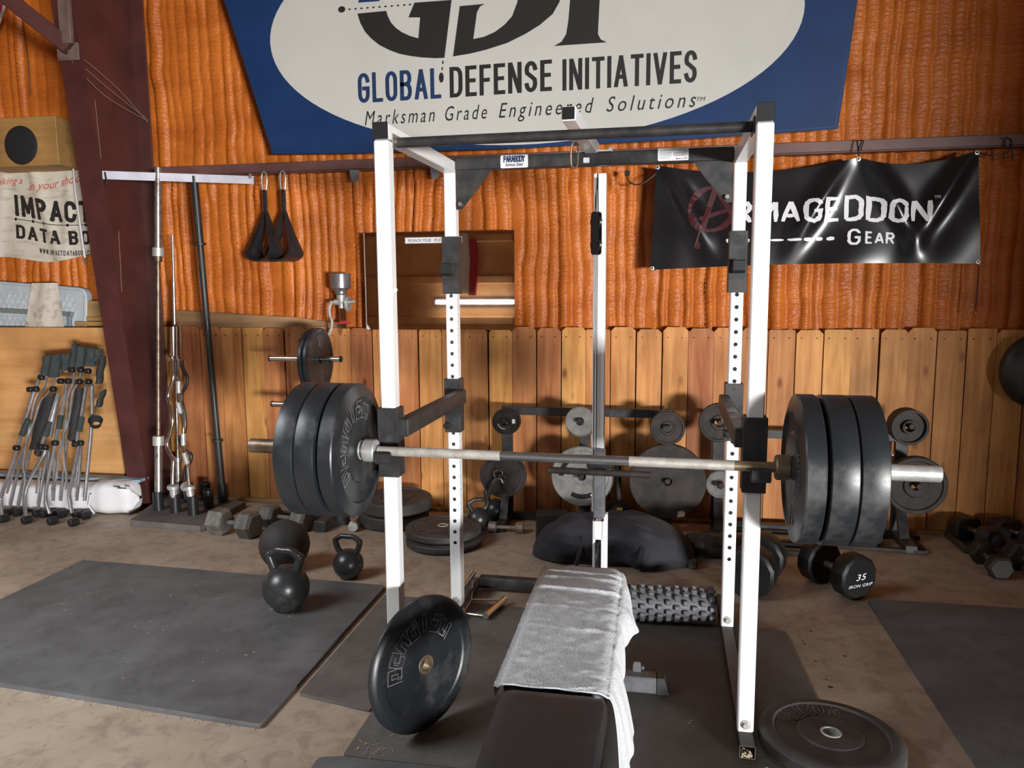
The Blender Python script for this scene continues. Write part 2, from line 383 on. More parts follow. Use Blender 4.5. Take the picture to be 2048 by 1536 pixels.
# condensed capitals, unit height, strokes as centre lines
GLY = {
    'A': (.56, [[(0, 0), (.27, 1)], [(.29, 1), (.56, 0)], [(.12, .3), (.44, .3)]]),
    'B': (.50, [[(0, 0), (0, 1), (.3, 1)] + arcp(.3, .77, .18, .23, 90, -90, 6)[1:] + [(0, .54)], [(.3, .54)] + arcp(.3, .27, .2, .27, 90, -90, 6)[1:] + [(0, 0)]]),
    'C': (.5, [arcp(.25, .75, .25, .25, 0, 180, 8) + arcp(.25, .25, .25, .25, 180, 360, 8)]),
    'D': (.52, [[(0, 0), (0, 1), (.22, 1)] + arcp(.25, .73, .27, .27, 90, 0, 6)[1:] + arcp(.25, .27, .27, .27, 0, -90, 6) + [(0, 0)]]),
    'E': (.42, [[(.42, 1), (0, 1), (0, 0), (.42, 0)], [(0, .52), (.36, .52)]]),
    'F': (.42, [[(.42, 1), (0, 1), (0, 0)], [(0, .5), (.36, .5)]]),
    'G': (.5, [arcp(.25, .75, .25, .25, 5, 180, 8) + arcp(.25, .25, .25, .25, 180, 360, 8) + [(.5, .48), (.27, .48)]]),
    'H': (.5, [[(0, 0), (0, 1)], [(.5, 0), (.5, 1)], [(0, .52), (.5, .52)]]),
    'I': (.0, [[(0, 0), (0, 1)]]),
    'K': (.5, [[(0, 0), (0, 1)], [(.48, 1), (0, .42)], [(.16, .6), (.5, 0)]]),
    'L': (.42, [[(0, 1), (0, 0), (.42, 0)]]),
    'M': (.66, [[(0, 0), (0, 1)], [(.04, 1), (.33, .22)], [(.33, .22), (.62, 1)], [(.66, 1), (.66, 0)]]),
    'N': (.54, [[(0, 0), (0, 1)], [(.04, 1), (.50, 0)], [(.54, 0), (.54, 1)]]),
    'O': (.5, [arcp(.25, .75, .25, .25, 0, 180, 8) + arcp(.25, .25, .25, .25, 180, 360, 8)[0:] + [(.5, .75)]]),
    'P': (.48, [[(0, 0), (0, 1), (.26, 1)] + arcp(.26, .74, .22, .26, 90, -90, 6)[1:] + [(0, .48)]]),
    'R': (.5, [[(0, 0), (0, 1), (.26, 1)] + arcp(.26, .75, .22, .25, 90, -90, 6)[1:] + [(0, .5)], [(.24, .5), (.5, 0)]]),
    'S': (.48, [arcp(.24, .76, .24, .24, 10, 180, 7) + [(.03, .63), (.24, .52), (.45, .39)] + arcp(.24, .24, .24, .24, 0, -170, 7)]),
    'T': (.5, [[(0, 1), (.5, 1)], [(.25, 1), (.25, 0)]]),
    'U': (.5, [[(0, 1)] + arcp(.25, .25, .25, .25, 180, 360, 8) + [(.5, 1)]]),
    'V': (.54, [[(0, 1), (.26, 0)], [(.28, 0), (.54, 1)]]),
    'W': (.8, [[(0, 1), (.19, 0)], [(.21, 0), (.39, 1)], [(.41, 1), (.59, 0)], [(.61, 0), (.8, 1)]]),
    'Y': (.5, [[(0, 1), (.25, .5), (.5, 1)], [(.25, .5), (.25, 0)]]),
    '.': (.0, [[(0, 0), (0, .06)]]),
    '1': (.2, [[(0, .75), (.2, 1), (.2, 0)]]), '0': (.45, [arcp(.22, .75, .22, .25, 0, 180, 8) + arcp(.22, .25, .22, .25, 180, 360, 8) + [(.44, .75)]]),
    '3': (.45, [[(0, 1), (.45, 1), (.45, 0), (0, 0)], [(.1, .5), (.45, .5)]]), '5': (.45, [[(.45, 1), (0, 1), (0, .55), (.45, .55), (.45, 0), (0, 0)]]),
    'p': (.5, [[(0, -.3), (0, .7), (.5, .7), (.5, 0), (.02, 0)]]), 'e': (.5, [[(.5, 0), (0, 0), (0, .7), (.5, .7), (.5, .35), (.02, .35)]]),
    'n': (.5, [[(0, 0), (0, .7), (.5, .7), (.5, 0)]]), 'd': (.5, [[(.5, 1), (.5, 0), (0, 0), (0, .7), (.48, .7)]]), 'l': (.0, [[(0, 1), (0, 0)]]),
    'a': (.5, [[(0, .7), (.5, .7), (.5, 0), (0, 0), (0, .38), (.48, .38)]]), 'y': (.5, [[(0, .7), (0, 0), (.48, 0)], [(.5, .7), (.5, -.3), (.05, -.3)]]),
}
def stroke_sides(pl, w, w_fn=None):
    P = [Vector(p) for p in pl]; n = len(P); closed = (P[0] - P[-1]).length < 1e-5 and n > 3
    Lf = []; Rt = []
    for i in range(n):
        if closed: a = P[i] - P[i - 1 if i > 0 else n - 2]; b = P[i + 1 if i < n - 1 else 1] - P[i]
        else:
            a = P[i] - P[i - 1] if i > 0 else P[1] - P[0]; b = P[i + 1] - P[i] if i < n - 1 else P[-1] - P[-2]
        a = a.normalized(); b = b.normalized(); na = Vector((-a.y, a.x)); nb = Vector((-b.y, b.x)); m = na + nb
        m = m.normalized() if m.length > 1e-4 else na
        k = 1.0 / max(0.36, m.dot(nb)); hw = (w if w_fn is None else w_fn(i)) * .5 * k
        Lf.append(P[i] + m * hw); Rt.append(P[i] - m * hw)
    return Lf, Rt
def ribbon(vs, fs, pl, w, w_fn=None):
    Lf, Rt = stroke_sides(pl, w, w_fn); o = len(vs); n = len(Lf)
    zz_ = (len(fs) % 97) * 1.2e-5
    vs += [(p.x, p.y, zz_) for p in Lf] + [(p.x, p.y, zz_) for p in Rt]
    fs += [(o + i, o + i + 1, o + n + i + 1, o + n + i) for i in range(n - 1)]
def stroke_text(s, height, width=1.0, gap=0.2, w=0.16, space=0.35, jitter=0.0, slab=0.0, rng=None):
    """flat lettering drawn with a constant pen; returns verts, faces, advance"""
    vs = []; fs = []; x = 0.0
    for ch in s:
        if ch == ' ': x += space; continue
        adv, sts = GLY[ch]
        for st in sts:
            pl = [((x + px * width) * height, py * height) for px, py in st]
            if jitter and rng: # brushed stroke: subdivided, uneven width
                q = []
                for a, b in zip(pl[:-1], pl[1:]):
                    for k in range(3): q.append((a[0] + (b[0] - a[0]) * k / 3 + rng.uniform(-1, 1) * jitter * .3 * height, a[1] + (b[1] - a[1]) * k / 3 + rng.uniform(-1, 1) * jitter * .3 * height))
                q.append(pl[-1]); ws = [w * height * (1 + rng.uniform(-1, 1) * jitter * 4) for _ in q]
                ws[0] *= .75; ws[-1] *= .7
                ribbon(vs, fs, q, 0, lambda i: ws[i])
            else:
                if Vector(pl[0]) != Vector(pl[-1]):
                    e0 = (Vector(pl[0]) - Vector(pl[1])).normalized() * w * height * .5; e1 = (Vector(pl[-1]) - Vector(pl[-2])).normalized() * w * height * .5
                    pl[0] = tuple(Vector(pl[0]) + e0); pl[-1] = tuple(Vector(pl[-1]) + e1)
                o_ = len(vs); ribbon(vs, fs, pl, w * height)
                vs[o_:] = [(a, min(max(b, -w * height * .5), height * (1 + w * .5)), c) for a, b, c in vs[o_:]]
            if slab and len(st) > 1:
                for e in (st[0], st[-1]):
                    if e[1] in (0, 1): 
                        cx_, cy_ = (x + e[0] * width) * height, e[1] * height
                        sg = 1 if e[1] == 0 else -1
                        o = len(vs); hw = slab * height
                        vs += [(cx_ - hw, cy_, 0), (cx_ + hw, cy_, 0), (cx_ + hw, cy_ + sg * .06 * height, 0), (cx_ - hw, cy_ + sg * .06 * height, 0)]; fs.append((o, o + 1, o + 2, o + 3))
        x += adv * width + gap
    return vs, fs, (x - gap) * height
def print_on(parent, name, m, vs, fs, fn):
    """flat print laid on a surface given by fn(x, y) -> 3D point"""
    
    def q(p):
        a = fn(p[0], p[1]); return (a[0], a[1] - p[2], a[2])
    return MB().add([q(p) for p in vs], fs).build(name, m, parent, smooth=0, recalc=False)

# ================================================================== the setting
def struct(o, label=None): o['kind'] = 'structure'; return o
fl = struct(MB().box((3.0, -2.0, -0.05), (20.0, 16.0, 0.1), 0).build('floor', 'concrete', smooth=0))
struct(MB().box((3.0, -2.0, 4.65), (20.0, 16.0, 0.1), 0).build('ceiling', 'ceiling_metal', smooth=0))
struct(MB().box((-6.95, 0.8, 2.3), (0.1, 9.0, 4.6), 0).build('wall_left', 'foam_dim', smooth=0))
struct(MB().box((3.35, 3.15, 2.3), (0.1, 4.1, 4.6), 0).build('wall_right_blocker', 'foam', smooth=0))  # unseen wall put in to keep low side light off the right end
struct(MB().box((11.5, -3.6, 2.3), (0.1, 11.3, 4.6), 0).build('wall_side', 'foam_dim', smooth=0))
struct(MB().box((7.4, 2.05, 2.3), (8.2, 0.1, 4.6), 0).build('wall_return', 'foam_dim', smooth=0))
wf = MB()
for x0, x1, z0, z1 in ((-7, -2.05, 0, 4.6), (-2.05, 0.35, 3.10, 4.6), (0.35, 1.2, 3.10, 4.6)):
    wf.box(((x0 + x1) / 2, -1.8, (z0 + z1) / 2), (x1 - x0, 0.1, z1 - z0), 0)
struct(MB().box((2.9, -9.1, 2.3), (5.0, 0.1, 4.6), 0).box((7.3, -9.1, 3.4), (3.8, 0.1, 2.4), 0).box((10.3, -9.1, 2.3), (2.4, 0.1, 4.6), 0).build('wall_far', 'foam_dim', smooth=0))
wfo = struct(wf.build('wall_front', 'foam_dim', smooth=0))
rb = MB()
for z in (1.0, 1.62, 2.25): rb.box((-4.55, -1.72, z), (4.8, 0.06, 0.12), 0.01)
rb.build('girt', 'foam_dim', wfo)

def foam_wall():
    """sprayed foam laid on in vertical passes: fat wandering beads with ripples across them"""
    x0, x1, z0, z1, s = -6.2, 3.3, 1.14, 3.75, 0.0100
    nx = int((x1 - x0) / s); nz = int((z1 - z0) / s)
    X, Z = np.meshgrid(np.linspace(x0, x1, nx + 1), np.linspace(z0, z1, nz + 1))
    sec = (Z > 2.32)                                        # above / below the girt were sprayed separately
    wand = 0.030 * (vnoise(X * 2.2 + 3, Z * 2.6 + sec * 17) - .5) + 0.016 * (vnoise(X * 7 + 9, Z * 8 + sec * 5) - .5)
    U = X + wand
    edges = [x0 - .2]
    while edges[-1] < x1 + .2: edges.append(edges[-1] + RNG.uniform(.05, .10))
    edges = np.array(edges); k = np.clip(np.searchsorted(edges, U) - 1, 0, len(edges) - 2)
    t = (U - edges[k]) / (edges[k + 1] - edges[k]) * 2 - 1
    amp = RNG.uniform(.25, 1.0, len(edges))[k]; amp2 = RNG.uniform(.25, 1.0, len(edges))[k]
    amp = np.where(sec, amp * .62, amp2)
    fat = .55 + .9 * vnoise(k * 7.3 + 1, Z * 2.1 + sec * 31)
    h = .044 * amp * fat * np.sqrt(np.clip(1 - t * t, 0, 1))
    rip = np.sin(2 * PI * (Z / .030 + 1.6 * vnoise(k * 3.1, Z * 4) + .35 * t * t)) * np.clip(1 - t * t, 0, 1)
    rmask = np.clip((vnoise(k * 5.7 + 2, Z * 1.7 + 8 + sec * 11) - .30) * 3, 0, 1)
    h = h + .0090 * rip * rmask * np.where(sec, .55, 1.0)
    lump = np.clip(vnoise(X * 11, Z * 7 + 40) - .62, 0, 1) * .07
    band = np.exp(-((Z - 2.20) / .10) ** 2) * (~sec)        # blobs where the passes start below the girt
    h = h + lump * (.35 + 1.2 * band) + .02 * vnoise(X * 1.3, Z * 1.1 + 5)
    Y = 5.090 - h
    V = np.stack([X, Y, Z], -1).reshape(-1, 3)
    i = np.arange(nx)[None, :] + np.arange(nz)[:, None] * (nx + 1); i = i.reshape(-1)
    F = np.stack([i, i + 1, i + nx + 2, i + nx + 1], -1)
    me = bpy.data.meshes.new('wall_back'); me.vertices.add(len(V)); me.vertices.foreach_set('co', V.astype(np.float32).reshape(-1))
    me.loops.add(F.size); me.loops.foreach_set('vertex_index', F.astype(np.int32).reshape(-1))
    me.polygons.add(len(F)); me.polygons.foreach_set('loop_start', (np.arange(len(F)) * 4).astype(np.int32))
    me.polygons.foreach_set('use_smooth', np.ones(len(F), bool)); me.update(); me.validate()
    me.materials.append(M['foam'])
    o = bpy.data.objects.new('wall_back', me); COL.objects.link(o); o['kind'] = 'structure'
    return o
wb = foam_wall()
MB().box((0.75, 5.16, 2.3), (15.5, 0.1, 4.6), 0).build('sheathing', 'foam_dim', wb, smooth=0)

# wall girts (maroon channels) either side of the column
g = MB()
g.box((-0.06, 5.02, 2.320), (6.74, 0.12, 0.068), 0.004).box((-0.06, 4.972, 2.289), (6.74, 0.024, 0.010), 0.001)
trim1 = struct(g.build('trim_1', 'maroon_girt'))
g = MB(); g.box((-5.3, 5.02, 2.295), (3.3, 0.12, 0.068), 0.004)
struct(g.build('trim_2', 'maroon'))
cl = MB()
for x, z in ((-1.98, 2.255), (-1.43, 2.262)):
    cl.prism([(-.03, .03), (.035, .03), (.03, -.03), (.008, -.055), (-.02, -.045)], 0.003, trs((x, 4.955, z), (PI / 2, 0, .3)))
cl.build('girt_clip', 'grey_steel', trim1)

# cedar picket wainscot
fence = thing('picket_wainscot', 'waist-high cedar picket fence lining the orange foam wall', 'fence', (0, 4.998, 0))
frng = random.Random(5)
dog = {}
for i in range(-4, 39):
    w = 0.1611 - 0.006; top = 1.2457 + frng.uniform(-.008, .010); y = frng.uniform(-.005, .004); a = frng.random()
    key = 0 if a < .55 else 1
    c = 0.024 if key == 0 else frng.uniform(.004, .010)
    poly = [(-w / 2, 0.004), (w / 2, 0.004), (w / 2, top - c), (w / 2 - c, top), (-w / 2 + c, top), (-w / 2, top - c)]
    b = MB().prism(poly, 0.016, trs((0, 0.008, 0), (PI / 2, 0, 0))).build('picket', 'cedar', fence, smooth=0)
    b.location = (-2.8674 + 0.1611 * (i + .5), y, 0); b.rotation_euler = (0, frng.uniform(-.004, .004), 0)
MB().box((0.0, 0.032, 0.95), (6.7, 0.03, 0.09), 0.003).box((0.0, 0.032, 0.25), (6.7, 0.03, 0.09), 0.003).build('rail', 'old_board', fence)
bb = MB().prism([(-3.43, 1.18), (-2.05, 1.18), (-2.12, 1.268), (-2.45, 1.312), (-3.43, 1.366)], 0.03, trs((0, 0.055, 0), (PI / 2, 0, 0))).build('backing_board', 'old_board', fence, smooth=0)
bb['label'] = 'grey weathered plank showing above the pickets'
nl = MB()
for i in range(-4, 39):
    for s_ in (-.045, .045):
        nl.cyl((-2.8674 + 0.1611 * (i + .5) + s_, -.006, 1.19), (-2.8674 + 0.1611 * (i + .5) + s_, -.016, 1.19), .0035, 6)
nb = nl.build('nail_heads', 'iron_brown', fence); nb['kind'] = 'stuff'
struct(MB().box((0.0, 4.965, 0.012), (6.5, 0.05, 0.024), 0.003).build('baseboard_back', 'old_board'))

# tapered steel column with its brace
colm = thing('steel_column', 'tapered maroon steel column standing between the left bay and the picket fence', 'column', (-3.54, 4.95, 0), kind='structure')
H = 4.55
def fly(z): return -0.27 - 0.122 * z              # inner flange runs out into the room with height
b = MB()
b.add([(.1, fly(0), 0), (-.052, fly(0), 0), (-.052, fly(0) + .014, 0), (.1, fly(0) + .014, 0), (.1, fly(H), H), (-.052, fly(H), H), (-.052, fly(H) + .014, H), (.1, fly(H) + .014, H)],
      [(0, 1, 2, 3), (4, 7, 6, 5), (0, 4, 5, 1), (1, 5, 6, 2), (2, 6, 7, 3), (3, 7, 4, 0)])
b.build('inner_flange', 'maroon', colm, smooth=0)
MB().box((0, -.005, H / 2), (.2, .014, H), .001).build('outer_flange', 'maroon', colm)
b = MB(); b.add([(.005, fly(0) + .014, 0), (.005, -.012, 0), (.005, -.012, H), (.005, fly(H) + .014, H), (-.005, fly(0) + .014, 0), (-.005, -.012, 0), (-.005, -.012, H), (-.005, fly(H) + .014, H)],
                [(0, 1, 2, 3), (4, 7, 6, 5), (0, 4, 5, 1), (1, 5, 6, 2), (2, 6, 7, 3), (3, 7, 4, 0)])
b.build('web', 'maroon', colm, smooth=0)
MB().box((0, -.15, .006), (.26, .34, .012), .002).build('base_plate', 'maroon', colm)
mb = MB().box((.018, fly(2.93) - .01, 2.94), (.145, .016, .10), .003)
for dx in (-.048, .012): mb.cyl((.018 + dx, fly(2.93) - .018, 2.945), (.018 + dx, fly(2.93) - .034, 2.945), .012, 6)
mb.build('splice_plate', 'brace_grey', colm)
MB().box((.058, fly(3.6) + .02, 3.72), (.075, .03, 1.5), .003).build('strut', 'brace_grey', colm)
br = MB().obox((.05, fly(2.95) - .03, 2.955), (-.66, fly(2.95) - .35, 3.60), .07, .09, .004)
br.build('brace', 'maroon', colm)
cw = MB()
for pts in (((.02, fly(2.9) - .02, 2.93), (.07, -.40, 2.80), (.11, -.05, 2.66)), ((.03, fly(2.9) - .02, 2.90), (.07, -.42, 2.74), (.11, -.05, 2.65)), ((.05, fly(2.9) - .02, 2.95), (.08, -.3, 2.81), (.11, -.05, 2.64)),
            ((.02, -.3, 1.9), (.012, -.3, 1.5)), ((.02, -.5, 2.6), (.012, -.46, 2.2)), ((.03, -.45, 2.7), (.02, -.42, 2.35))):
    cw.tube(smooth_path(pts, 5), 0.0015, 4)
k = cw.build('cobwebs', 'cobweb', colm); k['kind'] = 'stuff'

# ================================================================== power rack
RX, RY, RA = -0.8988, 2.4879, -0.0136
rack = thing('power_rack', 'white power rack with black pull-up bar standing before the picket fence', 'power rack', (RX, RY, 0), (0, 0, RA))
WR, DEP, T = 1.2055, 0.811, 0.051
def upright_front(u):
    b = MB().box((u, T / 2, 1.028), (T, T, 1.936), 0.004)
    return b
hb = 0.060
for u in (0, WR):
    ft = upright_front(u).build('front_upright', 'white_paint', rack)
    bl = MB()
    bl.cyl((u, 0.002, hb + .028), (u, -.004, hb + .028), .016, 16).cyl((u, -.004, hb + .028), (u, -.012, hb + .028), .0105, 6)
    bl.build('bolt', 'sleeve_silver', ft)
def holed_upright(u):
    """square tube with 2-inch hole spacing through its front face"""
    y0, y1 = DEP - T / 2, DEP + T / 2; y0 = DEP; y1 = DEP + T
    z0, z1 = hb, 2.0; h = T / 2; P = 0.0508; zt = 1.478; nh = 23; r = 0.0085
    b = MB(); ch = .004; xs = h - ch
    b.add([(u - h, y0 + ch, z0), (u - h, y1, z0), (u + h, y1, z0), (u + h, y0 + ch, z0), (u - h, y0 + ch, z1), (u - h, y1, z1), (u + h, y1, z1), (u + h, y0 + ch, z1),
           (u - xs, y0, z0), (u + xs, y0, z0), (u - xs, y0, z1), (u + xs, y0, z1)],
          [(0, 4, 5, 1), (1, 5, 6, 2), (2, 6, 7, 3), (0, 8, 10, 4), (9, 3, 7, 11), (0, 1, 2, 3, 9, 8), (4, 10, 11, 7, 6, 5)])
    zb = zt - (nh - .5) * P
    b.add([(u - xs, y0, z0), (u + xs, y0, z0), (u + xs, y0, zb), (u - xs, y0, zb)], [(0, 1, 2, 3)])
    b.add([(u - xs, y0, zt + P / 2), (u + xs, y0, zt + P / 2), (u + xs, y0, z1), (u - xs, y0, z1)], [(0, 1, 2, 3)])
    for k in range(nh):
        zc = zt - k * P; vs = []; n = 16
        for j in range(n):
            a = 2 * PI * j / n; c, s = math.cos(a), math.sin(a); m = 1 / max(abs(c), abs(s))
            vs.append((u + c * m * xs, y0, zc + s * m * P / 2))
        for j in range(n): a = 2 * PI * j / n; vs.append((u + r * math.cos(a), y0, zc + r * math.sin(a)))
        for j in range(n): a = 2 * PI * j / n; vs.append((u + r * math.cos(a), y0 + .003, zc + r * math.sin(a)))
        fs = []
        for j in range(n):
            j2 = (j + 1) % n; fs += [(j, j2, n + j2, n + j), (n + j, n + j2, 2 * n + j2, 2 * n + j)]
        b.add(vs, fs)
        b.add([(u + r * 1.3 * math.cos(2 * PI * j / n), y0 + .012, zc + r * 1.3 * math.sin(2 * PI * j / n)) for j in range(n)], [])
    return b
for u in (0, WR):
    ru = holed_upright(u).build('rear_upright', 'white_paint', rack, smooth=20, recalc=False)
    bl = MB(); bl.cyl((u, DEP - .001, hb + .03), (u, DEP - .005, hb + .03), .016, 16).cyl((u, DEP - .005, hb + .03), (u, DEP - .013, hb + .03), .0105, 6)
    bl.build('bolt', 'sleeve_silver', ru)
    tk = MB()
    for k in range(40):
        z = 0.42 + k * .0315
        if .87 < z < 1.115 or 1.48 < z < 1.735: continue
        tk.box((u + T / 2 + .0004, DEP + .012 + (.003 if k % 2 else 0), z), (.0006, .014 - (.006 if k % 2 else 0), .0018), 0)
    if u == 0:
        o = tk.build('height_scale', 'print_black', ru); o['kind'] = 'stuff'
# top side members with black end caps
for u in (0, WR):
    o = MB().box((u, (DEP + T) / 2 + .001, 2.0255), (T, DEP + T - .004, T), .004).build('top_side_member', 'white_paint', rack)
    MB().box((u, -.002, 2.0255), (T + .002, .006, T + .002), .002).build('end_cap', 'black_plastic', o)
# rear top crossmember, gussets, stickers
rc = MB().box((WR / 2, DEP + T / 2, 2.038), (WR - T, T, .054), .004).build('rear_crossmember', 'black_steel', rack)
for s_, u in ((1, T / 2 + .004), (-1, WR - T / 2 - .004)):
    MB().prism([(0, 0), (0, -.165), (s_ * .022, -.165), (s_ * .10, -.075), (s_ * .155, 0)], .006, trs((u, DEP + .012, 2.012), (PI / 2, 0, 0))).build('gusset', 'black_steel', rack, smooth=0)
    MB().cyl((u + s_ * .02, DEP + .004, 1.868), (u + s_ * .02, DEP - .014, 1.868), .010, 8).build('bolt', 'worn_chrome', rack)
stk = MB().prism(round_poly([(.2264, 2.0125), (.3441, 2.0125), (.3441, 2.0655), (.2264, 2.0655)], .006), .0008, trs((0, DEP - .0004, 0), (PI / 2, 0, 0))).build('maker_sticker', 'paper', rc, smooth=0)
v, f, adv = stroke_text('PARABODY', .022, width=.9, gap=.16, w=.26)
k = .088 / adv
print_on(rc, 'sticker_lettering', 'print_navy', v, f, lambda x, y: (.2412 + x * k, DEP - .0016, 2.0385 + y))
v, f = text_mesh('Serious Steel', .019, shear=.3, bold=.0004)
mxx = max(p[0] for p in v)
print_on(rc, 'sticker_lettering', 'print_black', v, f, lambda x, y: (.246 + x * .078 / mxx, DEP - .0016, 2.0205 + y))
MB().prism(round_poly([(.8799, 2.018), (1.0016, 2.018), (1.0016, 2.068), (.8799, 2.068)], .005), .0008, trs((0, DEP - .0004, 0), (PI / 2, 0, 0))).build('safety_sticker', 'paper', rc, smooth=0)
MB().prism(round_poly([(.577, 2.022), (.602, 2.022), (.602, 2.043), (.577, 2.043)], .003), .0008, trs((0, DEP - .0004, 0), (PI / 2, 0, 0))).build('small_sticker', 'paper', rc, smooth=0)
ln = MB()
for i, (a, bq, z) in enumerate(((.885, .995, 2.062), (.887, .992, 2.057), (.885, .935, 2.050), (.885, .930, 2.0445), (.885, .934, 2.039), (.885, .932, 2.0335), (.885, .925, 2.028), (.942, .996, 2.050), (.942, .99, 2.0455), (.942, .994, 2.041), (.942, .985, 2.0365))):
    ln.box(((a + bq) / 2, DEP - .0013, z), (bq - a, .0006, .0016), 0)
o = ln.build('sticker_print', 'grey_steel', rc); o['kind'] = 'stuff'
v, f = text_mesh('Made in USA', .0085, bold=.0002)
print_on(rc, 'sticker_lettering', 'print_black', v, f, lambda x, y: (.952 + x, DEP - .0016, 2.0225 + y))
# pull-up bar on its end plates
pz, pv = 1.998, 0.075
pb = MB().cyl((T / 2 + .006, pv, pz), (WR - T / 2 - .006, pv, pz), .0165, 24).build('pull_up_bar', 'black_steel', rack)
for u, s_ in ((T / 2, 1), (WR - T / 2, -1)):
    m = MB().box((u + s_ * .003, pv, pz), (.006, .085, .048), .002)
    for d in (-.028, .028): m.cyl((u + s_ * .006, pv + d, pz), (u + s_ * .014, pv + d, pz), .008, 6)
    m.build('bar_mount', 'worn_chrome' if s_ > 0 else 'black_steel', pb)
# J-hooks / safety sleeves
def sleeve(u, v0, z0, z1, v_depth=T):
    b = MB(); t = .005; w = T + .012
    zc, hh = (z0 + z1) / 2, z1 - z0
    b.box((u, v0 - t / 2 - .003, zc), (w + 2 * t, t, hh), .0015)
    b.box((u - w / 2 - t / 2 + .001, v0 + v_depth / 2, zc), (t, v_depth + .012, hh), .0015).box((u + w / 2 + t / 2 - .001, v0 + v_depth / 2, zc), (t, v_depth + .012, hh), .0015)
    b.box((u, v0 + v_depth + t / 2 + .004, zc), (w + 2 * t, t, hh), .0015)
    b.cyl((u, v0 - t - .003, z1 - .022), (u, v0 - t - .006, z1 - .022), .004, 10)
    return b
def hook(u, v0, zc, zlip, w=.05, proj=.075):
    """short tongue that curls up to hold a bar"""
    b = MB(); pr = [(0, zc - .012), (-proj, zc - .012), (-proj - .012, zc + .0), (-proj - .012, zlip), (-proj, zlip + .004), (-proj + .004, zc + .012), (0, zc + .012)]
    vs = [(u - w / 2, v0 + y, z) for y, z in pr] + [(u + w / 2, v0 + y, z) for y, z in pr]; n = len(pr)
    fs = [tuple(range(n)), tuple(range(n, 2 * n))[::-1]] + [(i, (i + 1) % n, (i + 1) % n + n, i + n) for i in range(n)]
    return b.add(vs, fs)
for u in (0, WR):
    sl = sleeve(u, 0, .868, 1.108).build('front_sleeve', 'black_steel', rack)
    zb = 0.968 + (.005 if u == 0 else -.004)
    hk_ = hook(u + .012, -.008, zb - .0165 - .013, zb - .003, w=.056, proj=.080); cd = MB(); cd.add(hk_.v, hk_.f)
    cd.build('bar_cradle', 'black_steel', sl, smooth=0)
    rs = sleeve(u, DEP, .872, 1.113).build('rear_sleeve', 'black_steel', rack)
    MB().cyl((u - .022, DEP - .008, .905), (u - .022, DEP - .034, .905), .016, 14, .006).build('pin_knob', 'black_plastic', rs)
    su = T / 2 + .028 if u == 0 else WR - T / 2 - .028
    MB().box((su - (.014 if u == 0 else -.014), DEP / 2 + .02, 1.035), (.042, DEP - .02, .062), .004).build('safety_arm', 'black_steel', rack)
    us = sleeve(u, DEP, 1.486, 1.733).build('upper_sleeve', 'black_steel', rack)
    h_ = hook(u, DEP - .008, 1.575, 1.612, w=.046, proj=.055); h_.build('bar_cradle', 'black_plastic', us, smooth=0)
MB().cyl((.032, -.001, 1.508), (.032, .012, 1.508), .010, 10).build('latch_tab', 'white_paint', rack)
# base
for u in (0, WR):
    b = MB(); x0, x1, y0, y1, t = u - T / 2, u + T / 2, -.075, 1.17, .003
    for c, s_ in (((u, (y0 + y1) / 2, hb - t / 2 - .0005), (T, y1 - y0, t)), ((u, (y0 + y1) / 2, .0165), (T, y1 - y0, t)), ((x0 + t / 2, (y0 + y1) / 2, .0375), (t, y1 - y0, .044)), ((x1 - t / 2, (y0 + y1) / 2, .0375), (t, y1 - y0, .044))):
        b.box(c, s_, .0006)
    o = b.build('base_runner', 'rack_runner', rack)
    if u: 
        d = MB()
        for i in range(60):
            d.box((u + random.uniform(-.018, .018), y0 + random.uniform(.004, .05), .019 + random.uniform(0, .012)), (.006, .007, .006), .001, None)
        k = d.build('packed_dirt', 'straw', o); k['kind'] = 'stuff'
MB().box((WR / 2, 1.165, .044), (WR - T, .05, .056), .003).build('rear_base_member', 'black_steel', rack)
# lat tower at the back
TU, TV = .640, 1.10
tw = MB().box((TU - .020, TV + .03, 1.235), (.056, .05, 1.57), .003).build('tower_post', 'white_paint', rack)
for d in (-.040, -.027): MB().cyl((TU + d, TV - .006, 2.0), (TU + d, TV - .006, .72), .0021, 8).build('lift_cable', 'cable', rack)
arm = MB()
a0, a1 = (.575, .34, 2.122), (.612, .86, 2.082)
arm.obox(a0, a1, .052, .05, .003)
ar = arm.build('lat_arm', 'white_paint', rack)
MB().obox((.5744, .331, 2.1225), (.5752, .342, 2.1218), .044, .042, .002).build('end_cap', 'black_plastic', ar)
m = MB().box((.622, DEP + .026, 2.069), (.15, .06, .007), .002)
for d in (-.062, .062): m.cyl((.622 + d, DEP + .026, 2.072), (.622 + d, DEP + .026, 2.084), .009, 6)
m.build('arm_plate', 'white_paint', ar)
# pulley block hanging from the tower
pk = None; pu = TU - .042
pl = MB(); pl.lathe([(0, -.006), (.024, -.006), (.028, -.010), (.030, -.008), (.025, 0), (.030, .008), (.028, .010), (.024, .006), (0, .006)], 20, trs((pu + .012, TV - .05, 1.80), (0, PI / 2, .9))); pk = pl.build('pulley_wheel', 'black_plastic', rack)
pl = MB(); pl.lathe([(0, -.006), (.024, -.006), (.028, -.010), (.030, -.008), (.025, 0), (.030, .008), (.028, .010), (.024, .006), (0, .006)], 20, trs((pu + .012, TV - .05, 1.70), (0, PI / 2, .9)))
pl.build('pulley_wheel', 'black_plastic', rack)
side = round_poly([(-.02, 1.655), (.02, 1.655), (.022, 1.75), (.02, 1.845), (-.02, 1.845), (-.022, 1.75)], .016)
for dx in (-.013, .010): MB().prism(side, .004, trs((pu + .012 + dx * .62, TV - .05 + dx * .78, 0), (PI / 2, 0, PI / 2 + .9))).build('pulley_cheek', 'black_plastic', pk, smooth=0)
hc = MB()
